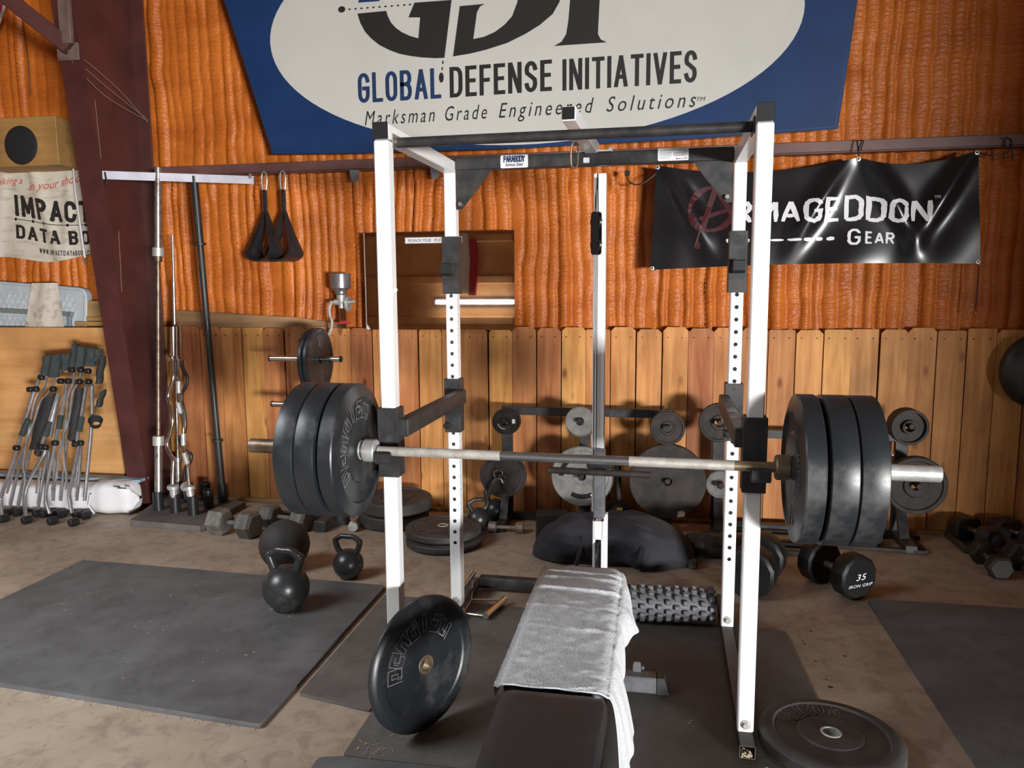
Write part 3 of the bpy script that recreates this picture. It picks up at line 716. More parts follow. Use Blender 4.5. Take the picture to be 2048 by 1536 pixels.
for d in (-.006, .008): hc.tube([(pu + .012 + d, TV - .05, 1.84), (pu + .018, TV - .06, 2.01)], .0028, 6)
hc.build('hanger_cable', 'cable', pk)
# weight carriage
cg = MB().box((TU - .008, TV - .03, .60), (.052, .06, .32), .004).build('carriage', 'grey_steel', rack)
MB().cyl((.395, TV - .075, .665), (.868, TV - .075, .660), .0155, 14).build('plate_horn', 'iron_brown', cg)
MB().box((TU - .004, TV - .065, .697), (.12, .03, .036), .010).build('stop_block', 'black_plastic', cg)
lw = MB(); w = .052
for du in (-.0195, .0195): lw.box((TU - .012 + du, TV - .02, .235), (.013, .05, .37), .002)
lw.box((TU - .012, TV - .02, .375), (.05, .05, .09), .003).box((TU - .012, TV - .02, .07), (.05, .05, .05), .003)
lp = lw.build('lower_post', 'white_paint', rack)
MB().lathe([(0, -.006), (.07, -.006), (.076, -.009), (.070, 0), (.076, .009), (.07, .006), (0, .006)], 24, trs((TU - .012, TV - .02, .25), (0, PI / 2, 0))).build('pulley_wheel', 'black_plastic', lp)
MB().box((TU + .012, TV + .03, .24), (.03, .04, .40), .003).build('rear_strip', 'white_paint', lp)
# hanging snap link with white ball stop
sn = MB(); bx, by, bz_ = .586, .42, 2.055
hk = MB().lathe([(0, -.019)] + [(.019 * math.cos(a), .019 * math.sin(a)) for a in np.linspace(-1.4, 1.4, 9)] + [(0, .019)], 18, trs((bx, by, bz_))).build('cable_ball', 'white_paint', rack)
lk = MB().tube(smooth_path([(bx + .004, by, bz_ - .018), (bx - .010, by, bz_ - .035), (bx - .011, by, bz_ - .095), (bx, by, bz_ - .108), (bx + .012, by, bz_ - .095), (bx + .013, by, bz_ - .035)], 4, True), .0036, 8, True)
lk.build('snap_link', 'rusty_steel', hk)

# ================================================================== loaded barbell
BX, BY, BZ, BA = -0.2801, 2.4191, 0.9690, -0.0119
bar = thing('barbell', 'loaded barbell resting on the rack hooks with chalky grips and a rusty sleeve', 'barbell', (BX, BY, BZ), (0, 0.005, BA))
MB().cyl((-.215, 0, 0), (.20, 0, 0), .0148, 24, .0005).build('bare_shaft', 'bar_steel', bar)
for a, b_ in ((-.635, -.215), (.20, .52)): MB().cyl((a, 0, 0), (b_, 0, 0), .0160, 24, .0005).build('knurled_grip', 'chalk_bar', bar)
MB().cyl((.52, 0, 0), (.655, 0, 0), .0160, 24, .0005).build('rusty_grip', 'brass_steel', bar)
for s_, m1, m2 in ((-1, 'rusty_steel', 'sleeve_silver'), (1, 'sleeve_silver', 'brass_steel')):
    sl = MB().cyl((s_ * .68, 0, 0), (s_ * 1.104, 0, 0), .0248, 28, .003).build('sleeve', m1, bar)
    MB().cyl((s_ * .640, 0, 0), (s_ * .684, 0, 0), .0385, 28, .004).build('collar', m2, bar)

def arc_letters(vs, fs, word, r, a_mid, step, h, pen, outline=None, width=1.0):
    """letters standing on a circle, read clockwise, tops outward"""
    n = len(word)
    for i, ch in enumerate(word):
        a = math.radians(a_mid + (n - 1) * step / 2 - i * step)
        adv, sts = GLY[ch]; w = adv * width
        ca, sa = math.cos(a), math.sin(a)
        for st in sts:
            pl = []
            for px, py in st:
                lx = (px * width - w / 2) * h; ly = (py - .4) * h
                pl.append((ca * (r + ly) + sa * lx, sa * (r + ly) - ca * lx))
            if outline is None: ribbon(vs, fs, pl, pen)
            else:
                Lf, Rt = stroke_sides(pl, pen)
                loop = [(p.x, p.y) for p in Lf] + [(p.x, p.y) for p in Rt[::-1]]; loop.append(loop[0])
                ribbon(vs, fs, loop, outline)
def plate_rot(n, up=(0, 0, 1)):
    n = Vector(n).normalized(); up = Vector(up); x = up.cross(n).normalized(); y = n.cross(x)
    return Matrix((x, y, n)).transposed().to_euler()
def bumper_plate(name, label, loc, rot, R=.225, T=.094, word='pendlay', a_mid=138, step=25, bev=.02, rub='rubber', group=None, face=True, hub=.108, ring=.176, bush='sleeve_silver', slope=False):
    t = thing(name, label, 'weight plate', loc, rot, group)
    h = T / 2; rc_ = min(.008, T * .12)
    half = ([(R, h - .015), (R - .0025, h - .0105), (ring + .012, h - .0005), (ring + .004, h)] if slope else [(R, h - bev * .75), (R - .004 if bev > .012 else R - .001, h - bev * .45), (R - bev, h - .001), (R - bev - .004, h), (ring + .004, h)]) + [(ring + .0035, h), (ring - .003, h - rc_), (hub + .004, h - rc_), (hub - .002, h - rc_ * .3), (.032, h - rc_ * .3 - .001)]
    prof = [(r, -z) for r, z in half[::-1]] + half
    MB().lathe(prof, 72, ring=True).build('rubber_disc', rub, t, smooth=28)
    MB().lathe([(.026, -h), (.0315, -h), (.033, -h + .002), (.033, h - .002), (.0315, h - .0005), (.026, h - .0005)], 32, ring=True).build('bushing', bush, t)
    if face and word:
        z = h - rc_ + .0012
        vs = []; fs = []
        arc_letters(vs, fs, word, (hub + ring) / 2 - .001, a_mid, step, .060, .0165, width=1.02)
        MB().add([(x, y, z + _) for x, y, _ in vs], fs).build('raised_lettering', rub, t, smooth=0, recalc=False)
        vs = []; fs = []
        arc_letters(vs, fs, word, (hub + ring) / 2 - .001, a_mid, step, .060, .0165, outline=.0022, width=1.02)
        MB().add([(x, y, z + .0008 + _) for x, y, _ in vs], fs).build('letter_edges', 'rubber_mark', t, smooth=0, recalc=False)
    return t
uL = Vector((math.cos(BA), math.sin(BA), 0))
def on_bar(u): return (BX + uL.x * u, BY + uL.y * u, BZ - .005 * u)
G6 = 'bumper plates on the loaded barbell'
for s_, labs in ((-1, ('thick black bumper plate with raised lettering facing the rack, innermost on the rusty sleeve',
                       'middle one of three thick bumper plates on the rusty left sleeve',
                       'outermost thick bumper plate beside the bare rusty sleeve end')),
                 (1, ('thick black bumper plate with a dark hollow face, against the brass collar',
                      'middle one of three thick bumper plates on the silver right sleeve',
                      'outermost thick bumper plate held by the chrome spring collar'))):
    for i in range(3):
        Ti = .0700 if s_ < 0 else .0765
        u = s_ * ((.692 if s_ < 0 else .682) + Ti / 2 + i * (Ti + .0006))
        n = (-s_ * uL.x, -s_ * uL.y, 0)
        bumper_plate('bumper_plate', labs[i], on_bar(u), plate_rot(n), group=G6, face=(i == 0), bev=.007, slope=(i == 0), a_mid=138 if s_ < 0 else -50, step=23, T=Ti)
# spring collar on the right sleeve
cx = thing('spring_collar', 'chrome spring collar clamped outside the plates on the silver sleeve', 'clip', on_bar(.918), (0, 0, BA))
sp = []
for k in range(60):
    a = k / 60 * 4 * PI; sp.append((.003 + k * .00018, .0285 * math.cos(a), .0285 * math.sin(a)))
MB().tube(sp, .0032, 8).build('coil', 'chrome', cx)
for s_ in (-1, 1):
    MB().tube(smooth_path([(.006, -.01, s_ * .029), (.02, -.018, s_ * .046), (.046, -.022, s_ * .058), (.05, -.010, s_ * .060), (.024, -.004, s_ * .047), (.012, 0, s_ * .032)], 4), .0036, 8).build('grip_loop', 'chrome', cx)

# plate leaning by the front upright, plate lying at the right foot
az = math.radians(60)
bumper_plate('bumper_plate', 'thin bumper plate with raised lettering standing on edge against the white front upright', (-.764, 2.392, .2475), plate_rot((math.sin(az), -math.cos(az), .035)), R=.2315, T=.036, a_mid=111, step=21.5, bev=.016, hub=.106, ring=.178, bush='brass_steel')
fp = bumper_plate('bumper_plate', 'bumper plate lying flat on the floor at the foot of the front upright', (.577, 2.502, .046), Euler((math.radians(-.6), math.radians(1.0), 0)), T=.058, word='ROGUE', a_mid=111, step=20, bev=.018, hub=.10, ring=.178, rub='rubber_dusty')
# stacks of plates on the floor behind the rack
G = 'bumper plates stacked behind the rack'
bumper_plate('bumper_plate', 'lower thick plate of the pair stacked on bare concrete by the pickets', (-1.66, 4.66, .046), Euler((0, 0, 0)), T=.092, word='', rub='rubber_dusty', group=G)
bumper_plate('bumper_plate', 'upper thick plate of the pair stacked on bare concrete by the pickets', (-1.635, 4.645, .139), Euler((0, 0, 1)), T=.092, word='pendlay', rub='rubber_dusty', group=G)
bumper_plate('bumper_plate', 'lower plate of the low pair on the floor behind the rear upright', (-1.225, 4.30, .028), Euler((0, 0, 0)), T=.056, word='', rub='rubber_dusty', group=G)
bumper_plate('bumper_plate', 'upper plate of the low pair on the floor behind the rear upright', (-1.232, 4.31, .085), Euler((0, 0, .6)), T=.056, word='pendlay', rub='rubber_dusty', group=G)

# ------------------------------------------------------------------ plate tree by the fence with two plates
pt = thing('plate_tree', 'black plate tree with chrome pegs standing before the pickets', 'rack', (-2.19, 4.57, 0))
MB().box((0, 0, .62), (.06, .06, 1.16), .004).build('post', 'black_steel', pt)
MB().box((0, 0, .03), (.5, .06, .06), .004).box((.14, -.085, .035), (.08, .22, .07), .006).build('base', 'block_dark', pt)
for z, x0, x1 in ((1.070, -.252, .245), (.775, -.25, .24)):
    p = MB().cyl((x0 + .012, 0, z), (x1 - .012, 0, z), .0185, 20, .001).build('peg', 'chrome', pt)
    e = MB(); e.cyl((x0, 0, z), (x0 + .016, 0, z), .0205, 20, .006); e.cyl((x1 - .016, 0, z), (x1, 0, z), .0205, 20, .008)
    e.build('end_cap', 'black_plastic', p)
for i, lab in enumerate(('thin black plate nearer the post on the upper peg of the plate tree', 'thin black plate facing the room on the upper peg of the plate tree')):
    bumper_plate('weight_plate', lab, (-2.19 + .052 + i * .034, 4.57, 1.070 - .008), plate_rot((1, 0, 0)), R=.205, T=.032, bev=.008, word='10' if i else '', a_mid=92, step=16, hub=.07, ring=.165, group='plates on the plate tree', bush='black_steel')
# strip of pallet-dark block visible under the tree
# ------------------------------------------------------------------ low weight racks along the fence
def cast_plate(name, label, loc, R, T, m, style='plain', group=None, n=(0, -1, 0), hole=.026):
    t = thing(name, label, 'weight plate', loc, plate_rot(n), group)
    h = T / 2
    if style == 'plain': half = [(R, h - .004), (R - .004, h), (hole, h)]
    elif style == 'rim': half = [(R, h - .004), (R - .004, h), (R * .86, h), (R * .83, h - T * .22), (R * .42, h - T * .22), (R * .38, h), (hole, h)]
    else: half = [(R, h - .004), (R - .004, h), (R * .88, h), (R * .85, h - T * .15), (R * .30, h - T * .15), (R * .27, h), (hole, h)]
    prof = [(r, -z) for r, z in half[::-1]] + half
    MB().lathe(prof, 56, ring=True).build('disc', m, t, smooth=28)
    if style == 'spoke':          # deep slots and spokes of a 45 pound grip plate
        sb = MB()
        for a in (90, 210, 330):
            a = math.radians(a); sb.obox((R * .25 * math.cos(a), R * .25 * math.sin(a), h - T * .12), (R * .86 * math.cos(a), R * .86 * math.sin(a), h - T * .12), R * .10, T * .10, .002, up=(0, 0, 1))
        sb.build('spoke', m, t)
        gb = MB()
        for a0 in (120, 240, 0):
            ang = [math.radians(a0 + k * 6) for k in range(0, 11)]
            pl = [(R * .68 * math.cos(a), R * .68 * math.sin(a)) for a in ang]; vs = []; fs = []
            ribbon(vs, fs, pl, R * .16); gb.add([(x, y, h - T * .15 + .0008) for x, y, _ in vs], fs)
        gb.build('grip_slot', 'black_plastic', t, smooth=0, recalc=False)
        vs = []; fs = []
        arc_letters(vs, fs, 'J', R * .62, 300, 10, R * .26, R * .045) if 'J' in GLY else None
    if style == 'grip':
        gb = MB()
        for a0 in (62, 182, 302):
            ang = [math.radians(a0 + k * 6) for k in range(0, 10)]; vs = []; fs = []
            ribbon(vs, fs, [(R * .74 * math.cos(a), R * .74 * math.sin(a)) for a in ang], R * .2); gb.add([(x, y, h - T * .15 + .0008) for x, y, _ in vs], fs)
        gb.build('grip_slot', 'black_plastic', t, smooth=0, recalc=False)
        vs = []; fs = []
        ang = [math.radians(200 + k * 5) for k in range(0, 15)]
        for a in ang:
            ribbon(vs, fs, [(R * .52 * math.cos(a), R * .52 * math.sin(a)), (R * .60 * math.cos(a), R * .60 * math.sin(a))], R * .03)
        ribbon(vs, fs, [(R * .70, -R * .12), (R * .70, R * .22)], R * .24)
        MB().add([(x, y, h - T * .15 + .0012) for x, y, _ in vs], fs).build('white_marking', 'print_white', t, smooth=0, recalc=False)
    return t
def weight_rack(name, label, xs, zr, pegs, long_rail=None):
    t = thing(name, label, 'rack', (xs[0], 4.86, 0))
    for x in xs:
        u = x - xs[0]
        p = MB().obox((u, 0, 0), (u, 0, zr + .03), .070, .035, .003, up=(0, 1, 0)).obox((u, .01, .025), (u, -.30, .025), .065, .045, .003).obox((u, -.005, .30), (u, -.16, .035), .055, .03, .003).build('upright', 'black_steel', t)
        for (px, py, pz) in pegs:
            if abs(px - x) < .12: MB().cyl((px - xs[0], .0, pz + .009), (px - xs[0], -.32, pz + .0098), .0155, 14).build('peg', 'iron_brown', p)
    a, b = long_rail or (xs[0], xs[-1])
    MB().box(((a + b) / 2 - xs[0], -.005, zr), (b - a, .03, .052), .003).build('rail', 'black_steel', t)
    MB().box(((a + b) / 2 - xs[0], 0, .025), (b - a, .04, .045), .003).build('floor_rail', 'black_steel', t)
    return t
P_ = [((-0.905,4.58,0.697),(-0.9307,4.6,0.353),(-0.4476,4.6,0.7083),(-0.4359,4.62,0.3642),(0.0707,4.6,0.6795),(0.0765,4.6,0.3586),(0.3665,4.62,0.7166),(0.3818,4.62,0.3476),(1.3933,4.62,0.7232),(1.4506,4.62,0.3856))][0]
weight_rack('weight_rack', 'low black weight rack along the pickets behind the lat tower', [-.945, -.440, .076], .722, P_[:6])
weight_rack('weight_rack', 'low black weight rack along the pickets behind the loaded silver sleeve', [.385, 1.435], .615, P_[6:], long_rail=(.385, 1.435))
GP = 'plates stored on the low weight racks'
def stack(pts):
    for (nm, lab, loc, R, T, m, st) in pts: cast_plate(nm, lab, loc, R, T, m, st, GP)
stack([('weight_plate', 'small black grip plate with white marking on the upper peg of the first station', P_[0], .079, .03, 'iron_brown', 'grip'),
       ('weight_plate', 'small dark plate hidden behind the white-marked grip plate', (P_[0][0] + .012, P_[0][1] + .035, P_[0][2] - .003), .080, .03, 'iron_brown', 'rim'),
       ('weight_plate', 'dark dished plate with a chrome clip hung before it', P_[1], .138, .028, 'iron_brown', 'rim'),
       ('weight_plate', 'dark plate behind the plate with the chrome clip', (P_[1][0] + .012, P_[1][1] + .032, P_[1][2] - .004), .138, .028, 'iron_brown', 'rim'),
       ('weight_plate', 'plain pale grey plate on the upper peg behind the lift cable', P_[2], .088, .03, 'plate_grey', 'plain'),
       ('weight_plate', 'black-edged plate just behind the plain pale grey plate', (P_[2][0] + .002, P_[2][1] + .034, P_[2][2] - .012), .092, .028, 'iron_grey', 'rim'),
       ('weight_plate', 'dark plate deepest on the upper peg behind the pale grey plate', (P_[2][0] + .006, P_[2][1] + .066, P_[2][2] - .018), .092, .03, 'black_steel', 'rim'),
       ('weight_plate', 'large grey spoked plate behind the weight carriage', P_[3], .186, .034, 'plate_grey', 'spoke'),
       ('weight_plate', 'large dark plate hidden behind the grey spoked plate', (P_[3][0] + .006, P_[3][1] + .040, P_[3][2] - .012), .186, .034, 'black_steel', 'rim'),
       ('weight_plate', 'small dark dished plate on the upper peg above the largest plate', P_[4], .102, .032, 'iron_brown', 'rim'),
       ('weight_plate', 'largest dark plain plate with a torn sticker at its lower edge', P_[5], .226, .038, 'iron_brown', 'plain'),
       ('weight_plate', 'dark dished plate on the upper peg behind the right safety arm', P_[6], .116, .032, 'iron_brown', 'rim'),
       ('weight_plate', 'small grey plate on the lower peg behind the right rear upright', P_[7], .083, .032, 'iron_grey', 'rim'),
       ('weight_plate', 'small dark plate on the upper peg to the right of the barbell plates', P_[8], .100, .10, 'iron_brown', 'rim'),
       ('weight_plate', 'wide dark plate on the lower peg under the silver sleeve end', P_[9], .166, .05, 'iron_brown', 'rim')])
# torn sticker on the big plate
lbl = MB().prism([(0, 0), (.042, .006), (.046, .03), (.03, .044), (.004, .036)], .0012, trs((P_[5][0] + .06, P_[5][1] - .0195, P_[5][2] - .215), (PI / 2, 0, 0)))
big = [o for o in bpy.data.objects if o.get('label', '').startswith('largest dark plain')][0]
so = lbl.build('torn_sticker', 'straw', None, smooth=0); so.parent = big; so.matrix_parent_inverse = (Matrix.LocRotScale(big.location, big.rotation_euler, None)).inverted()
spk = [o for o in bpy.data.objects if o.get('label', '').startswith('large grey spoked')][0]
vs = []; fs = []
ribbon(vs, fs, [(.10, -.055), (.085, -.115), (.068, -.120), (.058, -.108)], .014)
MB().add([(x, y, .0165) for x, y, _ in vs], fs).build('white_marking', 'print_white', spk, smooth=0, recalc=False)
vs, fs = [], []
arc_letters(vs, fs, 'ELG', .115, 84, 17, .036, .005)
MB().add([(x, y, .0150) for x, y, _ in vs], fs).build('raised_lettering', 'iron_grey', spk, smooth=0, recalc=False)
# chrome spring clip hung on the lower peg
sc = thing('spring_clip', 'chrome spring clip with black grips hanging on the lower peg of the first station', 'clip', (P_[1][0] - .012, P_[1][1] - .05, P_[1][2] + .020))
MB().tube([(.027 * math.cos(k / 12 * 2 * PI), -.002 * k / 12, .027 * math.sin(k / 12 * 2 * PI)) for k in range(30)], .0035, 8).build('coil', 'chrome', sc)
for s_ in (-1, 1):
    l = MB().tube([(s_ * .012, -.004, -.025), (s_ * .03, -.006, -.06)], .0035, 8).tube([(s_ * .018, -.004, -.024), (s_ * .04, -.006, -.058)], .0035, 8).build('clip_leg', 'chrome', sc)
    MB().obox((s_ * .034, -.006, -.055), (s_ * .066, -.012, -.125), .018, .014, .004).build('grip', 'black_plastic', l)
# floor frame of the right-hand rack and things on it
fr = thing('floor_frame', 'flat dark steel frame lying on the concrete under the loaded silver sleeve', 'frame', (1.1, 4.68, 0))
q = MB()
for a, b_ in (((-.70, .13, .012), (.46, .16, .012)), ((-.75, -.02, .012), (.41, -.11, .012)), ((.41, -.11, .012), (.40, .16, .012)), ((-.78, -.22, .012), (-.20, -.24, .012)), ((-.78, -.08, .012), (-.2, -.12, .012))):
    q.obox(a, b_, .03, .022, .002)
q.build('bars', 'iron_brown', fr)
cast_plate('weight_plate', 'dark plate lying flat on the floor frame under the loaded silver sleeve', (1.20, 4.72, .040), .12, .03, 'iron_brown', 'rim', GP, n=(0, 0, 1))

# ------------------------------------------------------------------ kettlebells, ball, mace
def kettlebell(label, loc, R, hw, top, rot=0.0, group='cast iron kettlebells on the floor', hr=None):
    t = thing('kettlebell', label, 'kettlebell', loc, (0, 0, rot), group)
    hr = hr or R * .165; zc = R * .965; b = MB()
    prof = [(0, 0), (R * .45, 0), (R * .55, R * .03)]
    for a in np.linspace(-52, 78, 22): prof.append((R * math.cos(math.radians(a)), zc + R * math.sin(math.radians(a))))
    prof.append((0, zc + R * .985))
    b.lathe(prof, 40); b.build('bell', 'cast_iron', t, smooth=60)
    w = hw - hr
    pts = [(-R * .50, 0, zc + R * .72), (-w * .84, 0, zc + R * 1.02), (-w, 0, top - (top - zc - R) * .50), (-w * .88, 0, top - hr * 2.2), (-w * .45, 0, top - hr), (0, 0, top - hr), (w * .45, 0, top - hr), (w * .88, 0, top - hr * 2.2), (w, 0, top - (top - zc - R) * .50), (w * .84, 0, zc + R * 1.02), (R * .50, 0, zc + R * .72)]
    sp_ = smooth_path(pts, 5); n = len(sp_)
    rr = [hr * (1.25 - .25 * math.sin(PI * i / (n - 1))) for i in range(n)]
    MB().tube(sp_, rr, 14).build('handle', 'cast_iron', t, smooth=60)
    return t
k1 = kettlebell('largest kettlebell, standing on the black rubber mat with a bright glint', (-1.690, 3.225, .020), .108, .100, .300, rot=-.08)
kettlebell('kettlebell with a dusty handle standing alone on bare concrete', (-1.575, 3.690, 0), .080, .082, .238, rot=-.05)
kettlebell('kettlebell half hidden behind the rear upright, beside the low plate pair', (-1.085, 4.60, 0), .072, .075, .205, rot=.5)
kettlebell('kettlebell farthest back, beyond the one beside the low plate pair', (-1.015, 4.80, 0), .075, .078, .235, rot=.3)
ml = thing('medicine_ball', 'dark rubber medicine ball right behind the largest kettlebell', 'ball', (-1.967, 3.757, .0))
b = MB(); b.lathe([(0, .004)] + [(.134 * math.cos(a), .136 + .134 * math.sin(a)) for a in np.linspace(-1.40, 1.40, 24)] + [(0, .27)], 44); b.build('ball', 'ball_rubber', ml, smooth=60)
MB().lathe([(.1336, .132), (.1354, .134), (.1354, .138), (.1336, .140)], 44, ring=True).build('seam', 'ball_rubber', ml).rotation_euler = (0, 0, 0)
mc = thing('iron_mace', 'dark iron mace standing head down with yellow paint smears', 'mace', (-.219, 4.745, 0))
MB().lathe([(0, 0), (.05, 0), (.07, .02), (.078, .08), (.074, .14), (.058, .175), (.03, .19), (0, .19)], 28).build('head', 'iron_brown', mc)
MB().cyl((0, 0, .18), (-.006, .0, .46), .019, 16).build('handle', 'iron_brown', mc)
y_ = MB().box((.012, -.071, .150), (.036, .010, .018), .004).box((-.006, -.076, .035), (.05, .008, .012), .003).box((.03, -.066, .125), (.016, .012, .014), .003)
y_.build('paint_smear', 'yellow_paint', mc)
MB().lathe([(0, 0), (.022, 0), (.022, .006), (.013, .006), (.013, .003), (0, .003)], 16, trs((.006, -.077, .085), (PI / 2, 0, 0))).build('boss', 'iron_brown', mc)

# ------------------------------------------------------------------ dumbbells
def dumbbell(name, label, p0, p1, R, HL, hr, m, m2, sides=6, group=None, edge=True, rot0=0.0, face=None):
    """p0, p1: floor points under the two head centres"""
    p0 = Vector(p0); p1 = Vector(p1); c = (p0 + p1) / 2; d = p1 - p0; L = d.length
    t = thing(name, label, 'dumbbell', (c.x, c.y, c.z), (0, 0, math.atan2(d.y, d.x)), group)
    zc = R * math.cos(PI / sides) if rot0 == 0 else R
    off = PI / sides if sides != 6 else 0
    for s_ in (-1, 1):
        b = MB(); secs = ((-.5, .80), (-.34, 1.0), (.34, 1.0), (.5, .80)); vs = []
        for k, sc_ in secs:
            for j in range(sides):
                a = 2 * PI * (j + .5) / sides - PI / 2; vs.append((s_ * L / 2 + k * HL, R * sc_ * math.cos(a), zc + R * sc_ * math.sin(a)))
        fs = [tuple(range(sides)), tuple(range(3 * sides, 4 * sides))] + [(i * sides + j, i * sides + (j + 1) % sides, (i + 1) * sides + (j + 1) % sides, (i + 1) * sides + j) for i in range(3) for j in range(sides)]
        b.add(vs, fs); h = b.build('head', m, t, smooth=0)
        if edge:
            e = MB(); vs = []
            for k, sc_ in ((-.34, 1.004), (-.20, 1.004)):
                for j in (4, 5):
                    a = 2 * PI * (j + .5) / sides - PI / 2; pass
            # bare cast facet on the upper slope of each head
            a0, a1 = 2 * PI * (sides - 1 + .5) / sides - PI / 2, 2 * PI * .5 / sides - PI / 2
            j0, j1 = 5, 0
            k0, k1 = (.34, .5)
            pts = []
            for (j, k, sc_) in ((1, .33, 1.003), (2, .33, 1.003), (2, .50, .81), (1, .50, .81)):
                a = 2 * PI * (j + .5) / sides - PI / 2; pts.append((s_ * L / 2 + k * HL + .001, R * sc_ * math.cos(a), zc + R * sc_ * math.sin(a)))
            MB().add(pts, [(0, 1, 2, 3)]).build('worn_facet', 'bare_edge', h, smooth=0, recalc=False)
    MB().cyl((-L / 2 + HL * .4, 0, zc), (L / 2 - HL * .4, 0, zc), hr, 16).build('handle', m2, t)
    return t
dumbbell('hex_dumbbell', 'grey hex dumbbell nearest the bar holder mat', (-2.662, 4.262, 0), (-2.443, 4.225, 0), .088, .115, .016, 'hex_grey', 'hex_grey', group='grey hex dumbbells on the concrete')
dumbbell('hex_dumbbell', 'grey hex dumbbell behind the medicine ball', (-2.418, 4.445, 0), (-2.178, 4.400, 0), .080, .11, .016, 'hex_grey', 'hex_grey', group='grey hex dumbbells on the concrete')
def round_dumbbell(name, label, p0, p1, R, HL, hr, m, m2):
    p0 = Vector(p0); p1 = Vector(p1); c = (p0 + p1) / 2; d = p1 - p0; L = d.length
    t = thing(name, label, 'dumbbell', c, (0, 0, math.atan2(d.y, d.x)))
    for s_ in (-1, 1): MB().cyl((s_ * L / 2 - HL / 2, 0, R), (s_ * L / 2 + HL / 2, 0, R), R, 28, .004).build('head', m, t)
    MB().cyl((-L / 2, 0, R), (L / 2, 0, R), hr, 16).build('handle', m2, t)
    return t
rd = round_dumbbell('chrome_dumbbell', 'small chrome dumbbell end-on beside the tall plate pair', (-1.853, 4.45, 0), (-1.89, 4.63, 0), .034, .06, .014, 'worn_chrome', 'worn_chrome')
MB().cyl((-.127, 0, .034), (-.1305, 0, .034), .030, 24, .001).cyl((-.130, 0, .034), (-.133, 0, .034), .006, 10).build('end_face', 'sleeve_silver', rd)
round_dumbbell('chrome_dumbbell', 'small rusty chrome dumbbell lying in front of the first station', (-.985, 4.56, 0), (-.815, 4.57, 0), .034, .05, .013, 'worn_chrome', 'worn_chrome')
def urethane_dumbbell(label, p0, p1, R, HL, lettering=None, sides=12):
    p0 = Vector(p0); p1 = Vector(p1); c = (p0 + p1) / 2; d = p1 - p0; L = d.length
    t = thing('urethane_dumbbell', label, 'dumbbell', (c.x, c.y, 0), (0, 0, math.atan2(d.y, d.x)))
    zc = R * .985
    for s_ in (-1, 1):
        b = MB(); vs = []; n = sides
        secs = ((-.5, .86), (-.40, .98), (-.3, 1.0), (.3, 1.0), (.40, .98), (.5, .86))
        for k, sc_ in secs:
            for j in range(n):
                a = 2 * PI * (j + .5) / n - PI / 2; vs.append((s_ * L / 2 + k * HL, R * sc_ * math.cos(a), zc + R * sc_ * math.sin(a)))
        fs = [tuple(range(n)), tuple(range(5 * n, 6 * n))] + [(i * n + j, i * n + (j + 1) % n, (i + 1) * n + (j + 1) % n, (i + 1) * n + j) for i in range(5) for j in range(n)]
        b.add(vs, fs); b.build('head', 'urethane', t, smooth=20)
    MB().cyl((-L / 2 + HL * .4, 0, zc), (L / 2 - HL * .4, 0, zc), .017, 16).build('handle', 'worn_chrome', t)
    if lettering:
        xf = L / 2 + HL / 2 + .0012
        for txt, h, z in lettering:
            v, f = text_mesh(txt, h, shear=.25, align='CENTER', xs=1.35, spacing=1.1)
            print_on(t, 'face_lettering', 'print_white', v, f, lambda x, y: (xf, x, zc + z + y))
    return t
urethane_dumbbell('black urethane dumbbell marked 35 lying near the corner of the right mat', (.838, 4.050, 0), (.957, 3.862, 0), .112, .095, [('35', .044, -.008), ('IRON GRIP', .021, -.042)])
urethane_dumbbell('big black urethane dumbbell half hidden behind the right front upright', (.545, 4.02, 0), (.470, 3.80, 0), .128, .13, [('1O', .05, -.02)])
# square-headed dumbbells on their tray, hex pair beyond
tr = thing('dumbbell_tray', 'dark shallow tray under the square-headed dumbbells', 'tray', (1.96, 4.77, 0))
MB().box((0.02, 0, .006), (.50, .30, .012), .002).box((-.225, .0, .022), (.02, .30, .044), .003).box((.02, -.145, .022), (.49, .02, .044), .003).box((.02, .145, .022), (.49, .02, .044), .003).build('pan', 'tray', tr)
for i, (x, lab) in enumerate(((1.855, 'square-headed black dumbbell at the near end of the tray by the plate rack'), (2.075, 'square-headed black dumbbell on the tray, farther from the plate rack'))):
    t = thing('square_dumbbell', lab, 'dumbbell', (x, 4.78, .012), (0, 0, -1.18), 'square dumbbells on the tray')
    for s_ in (-1, 1):
        pr = round_poly([(-.09, 0), (.09, 0), (.085, .13), (-.085, .13)], .045, 6)
        b = MB(); n = len(pr); vs = []
        for k, sc_ in ((-.045, .88), (-.035, 1), (.035, 1), (.045, .88)):
            for (px, pz) in pr: vs.append((s_ * .105 + k, px * sc_, .066 + (pz - .066) * sc_))
        fs = [tuple(range(n)), tuple(range(3 * n, 4 * n))] + [(q_ * n + j, q_ * n + (j + 1) % n, (q_ + 1) * n + (j + 1) % n, (q_ + 1) * n + j) for q_ in range(3) for j in range(n)]
        b.add(vs, fs); h = b.build('head', 'black_steel', t, smooth=30)
        b2 = MB(); b2.lathe([(.048, 0), (.046, .012), (.034, .024), (.015, .030), (0, .031)], 24, trs((s_ * .148, 0, .062), (0, s_ * PI / 2, 0))); b2.build('end_knob', 'black_steel', h)
    MB().cyl((-.09, 0, .066), (.09, 0, .066), .016, 14).build('handle', 'worn_chrome', t)
dumbbell('hex_dumbbell', 'small dark hex dumbbell in front of the tray', (1.765, 4.48, 0), (1.765, 4.26, 0), .066, .085, .014, 'iron_brown', 'worn_chrome', edge=False, group='dark hex dumbbells at the right side')
dumbbell('hex_dumbbell', 'larger dark hex dumbbell cut off by the right edge of the photo', (1.93, 4.42, 0), (1.93, 4.17, 0), .085, .11, .016, 'iron_brown', 'worn_chrome', edge=False, group='dark hex dumbbells at the right side')
